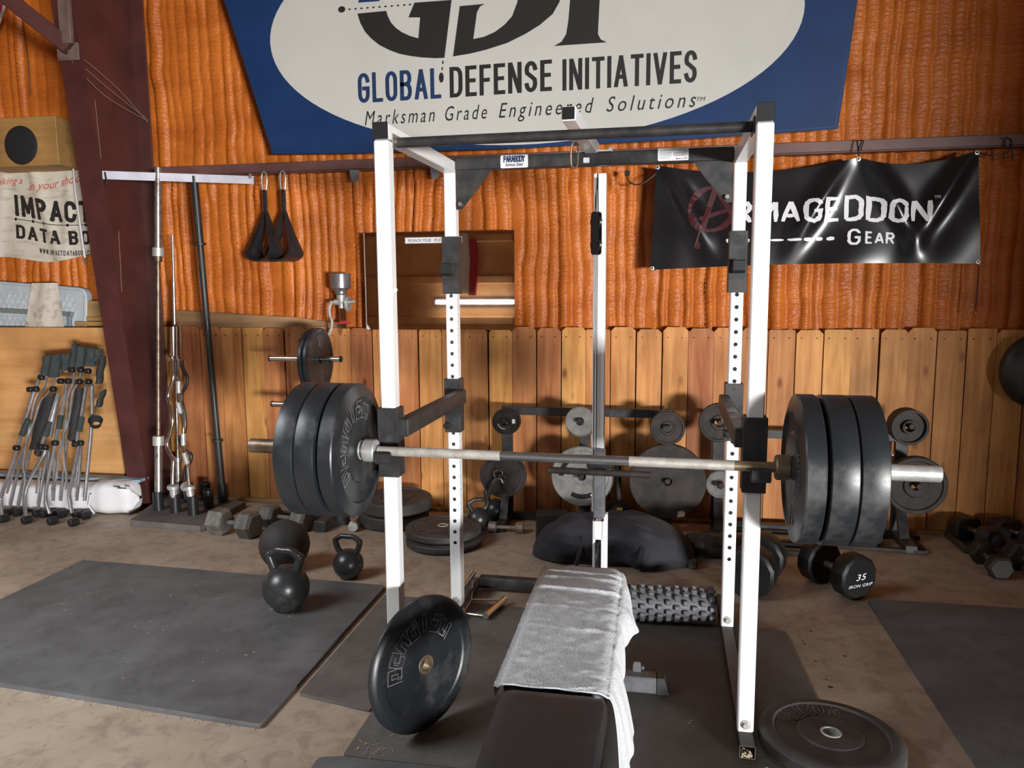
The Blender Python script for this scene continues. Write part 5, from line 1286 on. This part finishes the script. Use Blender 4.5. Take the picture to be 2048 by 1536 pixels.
# ================================================================== mirror on the wall
mr_ = thing('wall_mirror', 'frameless wall mirror with a paper sign, standing on the pickets', 'mirror', (-1.413, 4.948, 1.555))
MB().box((0, 0, 0), (1.012, .006, .64), .001).build('glass', 'mirror_glass', mr_)
MB().box((-.508, 0, 0), (.005, .009, .64), .001).build('bright_edge', 'sleeve_silver', mr_)
sg = MB().box((-.03, -.0045, .265), (.385, .0012, .038), 0).build('paper_sign', 'paper', mr_)
for txt, x0, x1 in (('RE-RACK YOUR', -.20, -.045), ('FUC', -.022, .03), ('S', .146, .156)):
    v, f = text_mesh(txt, 1.0, bold=.006); fit_text(mr_, 'sign_lettering', 'print_navy', (v, f), x0, .2555, x1, .2555, .0185, lambda x, z: (x, -.0056, z))
# things the mirror sees on the front wall
tl = thing('tube_light', 'long tube lamp on the front wall seen in the mirror', 'lamp', (-2.74, -1.68, 1.285))
MB().box((0, -.02, 0), (1.25, .05, .07), .004).build('housing', 'white_paint', tl); MB().cyl((-.60, .03, 0), (.60, .03, 0), .018, 16).build('tube', 'lamp_tube', tl)
f2 = thing('flag', 'white and red flag on the front wall seen in the mirror', 'flag', (-2.80, -1.60, 1.865))
MB().grid(lambda i, j: (-.16 + i * .15 + .02 * math.sin(j * 4), .02 * math.sin(i * 7 + j * 3), .45 - j * .9), 8, 20, thick=(0, -.002, 0)).build('white_stripe', 'flag_white', f2, smooth=60)
MB().grid(lambda i, j: (-.01 + i * .13 + .02 * math.sin(j * 4), .02 * math.sin(7 + i * 6 + j * 3), .36 - j * .84), 8, 20, thick=(0, -.002, 0)).build('red_stripe', 'flag_red', f2, smooth=60)

# ================================================================== hanging ab straps
def ab_strap(label, x, y, zt, tw):
    t = thing('ab_strap', label, 'strap', (x, y, zt), (0, 0, tw), 'ab straps hung from the girt')
    MB().tube(smooth_path([(0, 0, .0), (-.022, 0, -.03), (-.017, 0, -.115), (0, 0, -.130), (.017, 0, -.115), (.026, 0, -.035)], 4, True), .0055, 8, True).build('snap_link', 'sleeve_silver', t)
    MB().box((0, 0, -.200), (.034, .014, .16), .004).build('strap_top', 'strap_fabric', t)
    def sl(s_):
        def fn(i, j):
            u = j; sp_ = math.sin(min(1, u * 1.12) * PI / 2)
            x_ = s_ * (.010 + .105 * u ** 1.15) * (1 if u < .86 else 1 - (u - .86) * .55)
            z_ = -.27 - .285 * u
            wd = .014 + .062 * u
            return (x_ + .006 * math.sin(i * 9 + u * 3) * u, (i - .5) * 2 * wd - .02 * u, z_ + .010 * math.cos((i - .5) * 3))
        return fn
    for s_ in (-1, 1): MB().grid(sl(s_), 10, 22, thick=(.004, 0, 0)).build('side_panel', 'nylon', t, smooth=60)
    def cradle(i, j):
        a = PI + j * PI; wd = .078
        return (.102 * math.cos(a), (i - .5) * 2 * wd - .02, -.545 + .055 * math.sin(a))
    MB().grid(cradle, 8, 18, thick=(0, 0, .014)).build('arm_cradle', 'nylon', t, smooth=60)
    return t
ab_strap('black ab strap with chrome clip, hung nearer the steel column', -2.612, 4.935, 2.293, -.30)
ab_strap('black ab strap with chrome clip, hung nearer the wall mirror', -2.478, 4.935, 2.293, -.26)

# ================================================================== grain mill on the picket top
gr = thing('grain_mill', 'steel hand-crank grain mill with hopper clamped on the pickets', 'grinder', (-2.09, 4.93, 1.23))
MB().lathe([(.028, .235), (.038, .245), (.040, .262), (.066, .285), (.068, .372), (.070, .380), (.066, .380), (.064, .29), (.03, .262)], 32, trs((.0, 0, .0))).build('hopper', 'tube_grey', gr)
b = MB(); b.lathe([(0, .150), (.018, .150), (.022, .19), (.030, .215), (.030, .238), (0, .238)], 24); b.cyl((-.05, .0, .19), (.05, 0, .19), .020, 18, .004); b.cyl((-.078, -.012, .19), (-.045, -.008, .19), .010, 12)
b.cyl((.035, .01, .178), (.055, .01, .178), .052, 28, .004); b.cyl((.05, 0, .19), (.10, -.01, .195), .011, 12)
b.build('body', 'sleeve_silver', gr)
MB().obox((.0, 0, .16), (.006, 0, .01), .020, .026, .004).obox((.024, 0, .16), (.028, 0, .01), .012, .02, .003).build('clamp_leg', 'chrome', gr)
MB().tube(smooth_path([(-.06, -.02, .19), (-.072, -.03, .15), (-.070, -.03, .10), (-.058, -.03, .06), (-.066, -.035, .0), (-.085, -.04, -.03)], 5), .0095, 10).build('crank', 'sleeve_silver', gr)
MB().tube(smooth_path([(-.04, -.03, .048), (.03, -.035, .052), (.07, -.03, .05)], 4), .006, 8).build('red_tie', 'red_enamel', gr)
MB().tube(smooth_path([(.0, -.03, .060), (.05, -.035, .062), (.075, -.02, .05)], 4), .0045, 8).build('red_tie', 'red_enamel', gr)

# ================================================================== speaker box, white angle bar
sp = thing('speaker_box', 'plywood speaker box with round black grille on the left girt', 'speaker', (-4.20, 4.775, 2.332))
MB().box((0, 0, .158), (.62, .35, .315), .004).build('cabinet', 'speaker_wood', sp)
MB().lathe([(0, .012), (.095, .011), (.120, .006), (.126, 0), (0, 0)], 40, trs((.035, -.175, .135), (PI / 2, 0, 0))).build('grille', 'teal_grille', sp, smooth=60)
wbt = thing('angle_bar', 'white steel angle bar braced from the column to the girt behind the barbells', 'bar', (-3.08, 4.705, 2.238))
MB().obox((-.425, -.192, .004), (.412, .195, -.004), .006, .052, .001).obox((-.425, -.178, .028), (.412, .209, .020), .032, .005, .001).build('angle', 'lilac_paint', wbt)
bo = MB()
bo.cyl((.40, .178, .012), (.395, .166, .012), .008, 8).cyl((.40, .18, .03), (.396, .168, .03), .006, 8)
bo.build('bolt', 'sleeve_silver', wbt)
MB().tube([(-.40, -.2, .02), (-.385, -.21, -.03), (-.395, -.205, -.06)], .005, 6).build('wire_tie', 'cable', wbt)
# cords at the right
cd = thing('cord', 'thin dark cord hanging below the right end of the black banner', 'cord', (1.818, 4.93, 0))
MB().tube([(.002, 0, 1.62), (0, -.004, 1.5), (-.002, 0, 1.36)], .0035, 6).box((-.002, 0, 1.345), (.012, .008, .014), .003).box((.002, 0, 1.62), (.010, .008, .010), .003).build('cord', 'cable', cd)
cd = thing('wire_hook', 'bent dark wire looped over the girt beside the black banner', 'wire', (1.85, 4.93, 2.27))
MB().tube(smooth_path([(-.08, 0, -.015), (-.02, -.03, -.04), (.06, -.03, -.03), (.08, -.02, .04), (.055, 0, .06)], 6), .004, 6).tube(smooth_path([(.085, -.01, .05), (.09, -.02, .0), (.10, -.02, -.07)], 4), .004, 6).tube([(.05, -.015, -.02), (.052, -.02, -.06)], .003, 6).build('wire', 'cable', cd)
cd = thing('wire_hook', 'bent dark wire and cable below the rack top rail at the black banner corner', 'wire', (-.15, 4.92, 2.16))
MB().tube(smooth_path([(.15, -.01, .05), (.06, -.02, -.02), (.0, -.02, -.03), (-.04, -.01, .0), (-.05, 0, .06)], 6), .004, 6).box((-.045, -.01, .04), (.03, .02, .03), .004).build('wire', 'cable', cd)

cd = thing('wire', 'thin black wire dangling on the orange foam above the speaker box', 'wire', (-4.27, 4.95, 0))
MB().tube(smooth_path([tuple(Vector(p) - Vector((-4.27, 4.95, 0))) for p in ((-4.3681,4.95,3.5146),(-4.3797,4.95,3.3167),(-4.3672,4.95,3.1154),(-4.3735,4.95,2.8862))], 4), .0028, 6).build('strand', 'cable', cd)

# ================================================================== left bay: plywood, table, box, package, chairs
pw = thing('plywood_sheet', 'large plywood sheet leaning in the left bay behind the camp chairs', 'panel', (-4.70, 4.70, 0))
b = MB(); xr0, xr1 = 1.042, .900
zt = 1.245
vs = [(-1.6, .02, .03), (xr0, .02, .03), (xr1, .155, zt), (-1.6, .155, zt)]
b.add(vs + [(x, y + .018, z + .004) for x, y, z in vs], [(0, 1, 2, 3), (4, 7, 6, 5), (0, 4, 5, 1), (1, 5, 6, 2), (2, 6, 7, 3), (3, 7, 4, 0)])
b.build('sheet', 'plywood', pw, smooth=0)
tb = thing('folding_table', 'pale blue-grey folding table standing on edge behind the plywood', 'table', (-4.75, 4.93, .82), (-.06, .05, 0))
rp = round_poly([(-.9, -.8), (.655, -.8), (.665, .74), (-.9, .78)], .07, 6)
MB().prism(rp, .045, trs((0, .045, 0), (PI / 2, 0, 0))).build('table_top', 'table_plastic', tb, smooth=30)
rim = MB(); rim.tube([(x * .985, -.004, y * .985) for x, y in rp], .014, 8, True); rim.build('rim', 'table_plastic', tb)
dm = MB()
for r_ in range(14):
    for c in range(30):
        x, z = -.86 + c * .048 + (.024 if r_ % 2 else 0), .66 - r_ * .042
        if x > .56: continue
        dm.lathe([(.017, 0), (.013, .005), (0, .006)], 6, trs((x, -.001, z), (PI / 2, 0, 0)))
k = dm.build('honeycomb_ribs', 'table_plastic', tb, smooth=0); k['kind'] = 'stuff'
MB().box((-.13, -.014, .545), (1.38, .026, .034), .003).box((.53, -.014, .1), (.030, .026, .92), .003).box((-.06 - .13, -.02, .1), (.035, .026, .9), .003).obox((.09, -.02, .32), (.06, -.02, .12), .035, .02, .003, up=(0, 1, 0)).obox((.06, -.02, .12), (-.06, -.02, -.05), .03, .02, .003, up=(0, 1, 0)).obox((.06, -.02, .12), (.16, -.02, -.05), .03, .02, .003, up=(0, 1, 0)).build('frame', 'grey_frame', tb)
rag = thing('dirty_rag', 'dirty white sheet draped over the folding table edge', 'cloth', (-4.35, 4.896, 1.40))
def ragp(i, j):
    top, bot = (-.085, .12), (-.21, .16); x = top[0] + (bot[0] - top[0]) * j + i * ((top[1] - top[0]) * (1 - j) + (bot[1] - bot[0]) * j)
    return (x, -.004 + .008 * math.sin(i * 8 + j * 2), .165 - j * .42)
MB().grid(ragp, 18, 18, thick=(0, .003, 0)).build('sheet', 'dirty_white', rag, smooth=60)
bx = thing('board_offcut', 'brown board offcut standing between the folding table and the column', 'board', (-3.98, 4.955, 1.10), (-.03, 0, 0))
MB().prism([(-.095, -.2), (.18, -.2), (.16, .335), (-.080, .335)], .02, trs((0, .02, 0), (PI / 2, 0, 0))).build('board', 'old_board', bx, smooth=0)
MB().box((.03, -.03, .17), (.36, .03, .03), .003).box((.0, -.02, .205), (.14, .012, .03), .004).build('strip', 'speaker_wood', bx)
pk = thing('white_package', 'long white plastic-wrapped package on the floor behind the camp chairs', 'package', (-4.2, 4.535, 0))
def pkp(i, j):
    a = i * 2 * PI; x = -1.3 + j * 2.07; u = j * 2.14
    hx = .105 + .012 * max(0, (x - .4)) ; e = min(1, (.77 - x) / .06); e = max(.02, e) ** .5
    c, s = math.cos(a), math.sin(a); c = math.copysign(abs(c) ** .55, c); s = math.copysign(abs(s) ** .55, s)
    nz = .018 * (float(vnoise(x * 9, a * 2 + 2)) - .5)
    sl = .02 if x < .45 else .0
    return (x, (.085 * c) * e + nz * .6 + .05 * (x / 1.3), max(.002, .112 + (hx * e - sl * (s > 0)) * s + nz))
MB().grid(pkp, 28, 70).build('wrapping', 'white_plastic', pk, smooth=50)
MB().tube([(.50, -.105 + .02, .02), (.478, -.125 + .02, .08), (.49, -.112 + .02, .155)], .006, 6).build('seam', 'white_plastic', pk)
bp2 = MB()
for i, (x, z, l) in enumerate(((.66, .206, .05), (.70, .196, .07), (.74, .212, .04))): bp2.box((x, -.055, z), (l, .0012, .006), 0, None)
MB().box((-.2, .11, .215), (1.9, .10, .02), .004).build('blue_cover', 'blue_cover', pk)
o = bp2.build('printed_lines', 'print_black', pk, smooth=0); o['kind'] = 'stuff'

# folded camp chairs (steel tubes, dark canvas)
def chair(label, tubes, feet, grips, panels, straps, knobs):
    base = tubes[0][0][-1]
    t = thing('camp_chair', label, 'folding chair', (base[0], base[1], 0), (0, 0, 0), 'folded camp chairs against the plywood')
    ox, oy = base[0], base[1]; loc = lambda p: (p[0] - ox, p[1] - oy, p[2])
    for pts, r in tubes: MB().tube(smooth_path([loc(p) for p in pts], 4), r * 1.28, 8).build('leg_tube', 'tube_grey', t)
    for p in feet:
        q = loc(p); MB().cyl((q[0] - .008, q[1] - .028, .025), (q[0] + .012, q[1] + .028, .025), .0245, 14, .004).build('foot', 'black_plastic', t)
    for a, b_ in grips: MB().cyl(loc(a), loc(b_), .020, 12, .003).build('arm_grip', 'chair_fabric', t)
    for ps in panels:
        q = [loc(p) for p in ps]
        MB().grid(lambda i, j: tuple(Vector(q[0]).lerp(Vector(q[1]), i).lerp(Vector(q[3]).lerp(Vector(q[2]), i), j) + Vector((0, -.030 * math.sin(i * PI) - .004 * math.sin(j * 9), .004 * math.sin(i * 6)))), 8, 8, thick=(0, .018, 0)).build('canvas_panel', 'chair_fabric', t, smooth=50)
    for ps in straps:
        q = [loc(p) for p in ps]
        MB().grid(lambda i, j: tuple(Vector(q[0]).lerp(Vector(q[1]), i).lerp(Vector(q[3]).lerp(Vector(q[2]), i), j) + Vector((.004 * math.sin(j * 11), -.016 * math.sin(i * PI), 0))), 6, 12, thick=(0, .022, 0)).build('canvas_sling', 'strap_fabric', t, smooth=50)
    for p in knobs:
        q = loc(p); MB().cyl((q[0] - .018, q[1] - .012, q[2]), (q[0] + .020, q[1] - .012, q[2]), .019, 12, .004).build('knuckle', 'black_plastic', t)
    return t
cA = chair('folded camp chair at the left with the lower canvas top',
  ((((-4.0796,4.523,0.9555),(-4.0935,4.5135,0.9227),(-4.1286,4.4827,0.8167),(-4.1586,4.4352,0.6551),(-4.1792,4.3972,0.5269),(-4.187,4.3782,0.4632),(-4.2496,4.2927,0.1783),(-4.2503,4.2785,0.1317),(-4.2219,4.2453,0.025)), .0085),
   (((-4.0445,4.5186,0.9312),(-4.0538,4.4997,0.8578),(-4.1062,4.4808,0.7837),(-4.1345,4.4262,0.5731),(-4.143,4.3715,0.3651),(-4.1148,4.3463,0.271),(-4.1199,4.3211,0.1763)), .006),
   (((-3.9775,4.5175,0.924),(-4.0018,4.4994,0.8504),(-4.0681,4.4793,0.7679),(-4.107,4.4431,0.6213),(-4.1579,4.4029,0.4589),(-4.2149,4.3748,0.3448),(-4.2318,4.3527,0.2564),(-4.2534,4.3306,0.168)), .006),
   (((-3.9344,4.485,0.8284),(-3.9701,4.4304,0.6439),(-3.9971,4.3948,0.5244),(-4.0017,4.3782,0.4692),(-3.974,4.3711,0.4465),(-4.05,4.3236,0.2876),(-4.0759,4.288,0.1704),(-4.0426,4.2453,0.0339)), .0095),
   (((-4.2015,4.4371,0.4333),(-4.2423,4.4034,0.2432),(-4.2742,4.3666,0.0631)), .008), (((-4.1558,4.4511,0.4403),(-4.1962,4.4229,0.2573),(-4.2306,4.3866,0.0594)), .008),
   (((-4.0056,4.44,0.456),(-4.0353,4.4034,0.2515),(-4.0528,4.3666,0.0735)), .008), (((-4.0017,4.4498,0.4372),(-4.0173,4.4203,0.2479),(-4.0187,4.3866,0.0693)), .008), (((-4.0273,4.3879,0.3402),(-4.0376,4.3696,0.2599),(-4.0421,4.3495,0.172)), .006),
   (((-3.9275,4.487,0.8199),(-3.9445,4.4476,0.6751),(-3.9528,4.4103,0.5394)), .009)),
  ((-4.2083,4.2417,0.0142),(-4.0339,4.2417,0.0229),(-4.297,4.3838,0.0468),(-4.2337,4.3838,0.0498),(-4.0793,4.3838,0.057),(-4.0216,4.3833,0.0582)),
  (((-4.1327,4.4352,0.6557), (-4.1684,4.4031,0.5471)), ((-3.9626,4.4304,0.6441), (-3.9898,4.4019,0.5483))),
  (((-4.0851,4.5242,0.9594),(-4.0243,4.5183,0.94),(-4.0228,4.5586,1.0786),(-4.0881,4.5551,1.0657)), ((-4.0325,4.5159,0.9317),(-3.9515,4.5159,0.9329),(-3.9613,4.5598,1.0833),(-4.0324,4.5586,1.0785)), ((-3.9286,4.5254,0.9615),(-3.8751,4.532,0.9865),(-3.8865,4.5622,1.0921),(-3.9565,4.5598,1.0833))),
  (((-4.1359,4.4153,0.457),(-4.0395,4.4135,0.4521),(-3.974,4.4976,0.826),(-4.0731,4.4848,0.767)), ((-4.0852,4.4053,0.4439),(-4.0475,4.3966,0.4091),(-4.0185,4.4245,0.5263),(-4.0442,4.4283,0.5416))),
  ((-4.0708,4.5159,0.9312),(-4.144,4.4926,0.8504),(-4.1012,4.4933,0.8536),(-3.9675,4.4933,0.856),(-4.1837,4.3806,0.4712),(-3.9997,4.3829,0.4849),(-3.966,4.3818,0.4821)))
cB = chair('folded camp chair nearer the column with the taller canvas top',
  ((((-3.8774,4.5017,0.8857),(-3.8864,4.4494,0.7095),(-3.8988,4.4209,0.6141),(-3.9002,4.3901,0.5116),(-3.9042,4.3806,0.4801),(-3.9177,4.3141,0.2619),(-3.9124,4.2809,0.1546),(-3.8668,4.2536,0.0691)), .0085),
   (((-3.836,4.5291,0.9748),(-3.835,4.5081,0.8939),(-3.8585,4.4892,0.8209),(-3.8556,4.4556,0.6926),(-3.8577,4.4136,0.5332),(-3.8267,4.3715,0.3764),(-3.8018,4.3505,0.2991),(-3.7992,4.3274,0.2135)), .006),
   (((-3.7836,4.5276,0.9674),(-3.791,4.5135,0.9106),(-3.8284,4.4934,0.8293),(-3.836,4.4512,0.6604),(-3.8735,4.413,0.5078),(-3.8872,4.3748,0.3568),(-3.8901,4.3527,0.27),(-3.91,4.3366,0.2064)), .006),
   (((-3.7292,4.4969,0.8722),(-3.7319,4.4494,0.7131),(-3.7399,4.4209,0.6183),(-3.7383,4.3924,0.5244),(-3.7206,4.3853,0.5016),(-3.7368,4.3141,0.2693),(-3.742,4.2904,0.1927),(-3.7019,4.2547,0.0809)), .0095),
   (((-3.9522,4.4371,0.4415),(-3.9465,4.4078,0.2793),(-3.9454,4.3785,0.1176)), .008), (((-3.8721,4.4626,0.5231),(-3.8917,4.4306,0.3182),(-3.9064,4.3985,0.1137)), .008),
   (((-3.7556,4.4415,0.4722),(-3.758,4.4078,0.2867),(-3.7664,4.3785,0.1256)), .008), (((-3.7386,4.5147,0.878),(-3.6965,4.5147,0.8787),(-3.6968,4.5074,0.8381),(-3.6847,4.4664,0.6116),(-3.7057,4.3785,0.1284)), .009), (((-3.7559,4.4116,0.4534),(-3.7598,4.3586,0.2236)), .006)),
  ((-3.8474,4.2488,0.0549),(-3.6913,4.2488,0.0626),(-3.9618,4.3956,0.1018),(-3.9076,4.3956,0.1043),(-3.782,4.3956,0.11),(-3.7229,4.3956,0.1127)),
  (((-3.89,4.4423,0.6856), (-3.8886,4.4162,0.5986)), ((-3.7296,4.4399,0.6816), (-3.7366,4.4114,0.587))),
  (((-3.8696,4.5396,1.015),(-3.8277,4.532,0.9896),(-3.8296,4.58,1.1538),(-3.8656,4.5764,1.1413)), ((-3.8324,4.532,0.9896),(-3.7755,4.5313,0.9879),(-3.7745,4.5741,1.1338),(-3.8388,4.5795,1.1521)), ((-3.7658,4.5396,1.0163),(-3.6847,4.5368,1.0076),(-3.6937,4.5724,1.1287),(-3.7745,4.5741,1.1338)), ((-3.6815,4.5396,1.0173),(-3.6468,4.5539,1.066),(-3.646,4.5705,1.1226),(-3.6984,4.5724,1.1287))),
  (((-3.8493,4.4318,0.5383),(-3.785,4.4244,0.5082),(-3.7647,4.5049,0.8622),(-3.8155,4.5031,0.8532)), ((-3.6675,4.5095,0.8965),(-3.6279,4.5085,0.8931),(-3.6201,4.5563,1.0743),(-3.6667,4.5563,1.0739)), ((-3.6568,4.4744,0.744),(-3.6192,4.4734,0.7409),(-3.59,4.5012,0.8575),(-3.6245,4.4955,0.8328))),
  ((-3.8456,4.5301,0.9829),(-3.7777,4.5301,0.9838),(-3.9191,4.5088,0.9092),(-3.8624,4.5088,0.9101),(-3.777,4.5076,0.9074),(-3.7068,4.5076,0.9085),(-3.7221,4.5278,0.9765),(-3.8955,4.3901,0.5118),(-3.7404,4.3877,0.5087),(-3.7047,4.3901,0.5176)))
cup = MB(); c0 = (-3.613,4.4388,0.6516)
cbx, cby = cB.location.x, cB.location.y
cup.lathe([(.032, -.03), (.045, .02), (.043, .02), (.030, -.03)], 20, trs((c0[0] - cbx, c0[1] - cby - .02, c0[2]), (.5, .5, 0)), ring=True)
cup.build('cup_holder', 'strap_fabric', cB)

# ================================================================== bar holder and the bars in it
bh = thing('bar_holder', 'rubber-topped bar holder block with black sockets beside the column', 'holder', (-3.05, 4.52, 0))
top = ((-3.3142,4.2951,0.042),(-2.7923,4.2537,0.042),(-2.7905,4.3167,0.042),(-2.7999,4.8154,0.042),(-3.4839,4.904,0.042))
b = MB(); pl = [(x + 3.05, y - 4.52) for x, y, z in top]
b.prism(pl, .042); b.build('base', 'mat_brown', bh, smooth=0)
sk = ((-3.279,4.5045,0.042),(-3.13,4.4706,0.042),(-2.978,4.4386,0.042),(-3.0992,4.7798,0.042),(-2.9691,4.6024,0.042),(-2.9527,4.7525,0.042),(-3.2173,4.7478,0.042),(-3.307,4.772,0.042))
def socket(i, h=.125):
    x, y, z = sk[i]
    MB().lathe([(.0265, 0), (.0335, 0), (.0335, h), (.0265, h)], 22, trs((x + 3.05, y - 4.52 + .0335, .042)), ring=True).build('socket', 'black_plastic', bh)
for i in range(8): socket(i)
def sockc(i): return Vector((sk[i][0], sk[i][1] + .0335, .05))
def leaning_bar(name, label, base, top, parts, m_shaft, r_shaft, a_, b_):
    """bar from socket to top; parts: (t0, t1, radius, part name, material)"""
    t = thing(name, label, 'bar', tuple(base), (0, 0, 0), 'bars standing in the holder')
    d = Vector(top) - Vector(base)
    MB().cyl(tuple(d * a_), tuple(d * b_), r_shaft, 16, .0005).build('shaft', m_shaft, t)
    for t0, t1, r, nm, m in parts: MB().cyl(tuple(d * t0), tuple(d * t1), r, 20, .002).build(nm, m, t)
    return t
L1 = ((-3.2152,4.67,2.3018),)[0]
leaning_bar('olympic_bar', 'rusty chrome barbell standing in the holder in front of the column', sockc(0), L1, ((0, .195, .0245, 'sleeve', 'worn_chrome'), (.190, .218, .037, 'collar', 'sleeve_silver'), (.745, .77, .037, 'collar', 'sleeve_silver'), (.73, .746, .026, 'sleeve_neck', 'rusty_steel'), (.77, 1, .0245, 'sleeve', 'worn_chrome')), 'rusty_steel', .0145, .2, .76)
L2 = ((-3.0176,4.76,2.2535),)[0]
leaning_bar('olympic_bar', 'black barbell leaning in the holder against the white angle bar', sockc(5), L2, ((0, .195, .0245, 'sleeve', 'black_steel'), (.190, .198, .037, 'collar', 'black_steel'), (.795, .803, .037, 'collar', 'black_steel'), (.80, 1, .0245, 'sleeve', 'black_steel')), 'black_steel', .0215, .19, .80)
L3 = ((-3.2679,4.86,1.8815),)[0]
leaning_bar('olympic_bar', 'slim steel bar standing behind the chrome curl bars', sockc(7), L3, ((0, .14, .0245, 'sleeve', 'worn_chrome'), (.14, .16, .03, 'collar', 'worn_chrome'), (.55, .83, .0125, 'grip', 'worn_chrome')), 'worn_chrome', .0085, .1, 1.0)
def curl_bar(label, base, path, m, r, sleeve_top, sleeve_bot, grips=(), group='curl bars standing in the holder'):
    t = thing('curl_bar', label, 'bar', tuple(base), (0, 0, 0), group); B = Vector(base)
    loc = lambda p: tuple(Vector(p) - B)
    MB().tube(smooth_path([loc(p) for p in path], 5), r, 12).build('shaft', m, t, smooth=60)
    if sleeve_top:
        a, b_ = sleeve_top; MB().cyl(loc(a), loc(b_), .040, 26, .002).build('sleeve', 'chrome', t)
        d = (Vector(b_) - Vector(a)).normalized(); MB().cyl(tuple(Vector(loc(a)) - d * .012), tuple(Vector(loc(a)) + d * .006), .058, 28, .002).build('collar', 'chrome', t)
    a = Vector(loc(path[-1])); d = a.normalized()
    MB().cyl((0, 0, 0), tuple(d * .17), .0245, 20, .002).build('sleeve', 'sleeve_silver', t)
    MB().cyl(tuple(d * .155), tuple(d * .18), .037, 22, .003).build('collar', 'sleeve_silver', t)
    for a, b_ in grips: MB().cyl(loc(a), loc(b_), r * 1.45, 12, .002).build('grip', 'sleeve_silver', t)
    return t
pa = ((-3.1449,4.5993,1.048),(-3.1411,4.5905,0.9842),(-3.1407,4.5823,0.9253),(-3.1673,4.5715,0.8463),(-3.1737,4.5647,0.7971),(-3.15,4.5552,0.7289),(-3.137,4.5443,0.6507),(-3.1515,4.5334,0.5719),(-3.1717,4.5239,0.5027),(-3.1617,4.5171,0.4539),(-3.1272,4.509,0.3963),(-3.1274,4.4981,0.318),(-3.1264,4.4872,0.2398))
curl_bar('chrome wavy curl bar next to the rusty barbell', sockc(1), pa, 'chrome', .0125, ((-3.1199,4.6007,1.058), (-3.1438,4.6534,1.2598)), None)
pb_ = ((-3.1199,4.6192,1.0463),(-3.1196,4.609,0.9825),(-3.1106,4.5995,0.9237),(-3.1086,4.5869,0.8453),(-3.1029,4.5774,0.7866),(-3.0928,4.568,0.7281),(-3.071,4.5554,0.6505),(-3.0625,4.5475,0.6019),(-3.0667,4.538,0.5433),(-3.061,4.5286,0.485),(-3.0466,4.5191,0.4271),(-3.0246,4.5097,0.3696),(-3.0157,4.5002,0.3117),(-3.0067,4.486,0.2248))
curl_bar('chrome curl bar with bright grip sleeves in the middle of the holder', sockc(2), pb_, 'chrome', .0115, None, None,
  grips=tuple(zip(((-3.097,4.5779,0.9116),(-3.0962,4.5559,0.77),(-3.0527,4.5247,0.5714),(-3.0404,4.5049,0.4455)), ((-3.0941,4.5658,0.8334),(-3.0762,4.5452,0.7021),(-3.0477,4.5125,0.4938),(-3.0137,4.4935,0.3737)))))
pc = ((-3.1484,4.6995,1.0384),(-3.1403,4.6935,0.9833),(-3.1065,4.687,0.9236),(-3.1151,4.6804,0.8632),(-3.1417,4.6761,0.8225),(-3.147,4.6707,0.7721),(-3.1276,4.662,0.6921),(-3.1183,4.6533,0.6118),(-3.1269,4.6467,0.5512),(-3.1559,4.6435,0.5201),(-3.1512,4.6386,0.4749),(-3.1173,4.6337,0.4306),(-3.0748,4.631,0.4069),(-3.0834,4.625,0.3512),(-3.1146,4.6217,0.3198),(-3.1209,4.613,0.2389))
curl_bar('dark curl bar behind the chrome one with bright grip sleeves', sockc(6), pc, 'cast_iron', .0115, None, None)
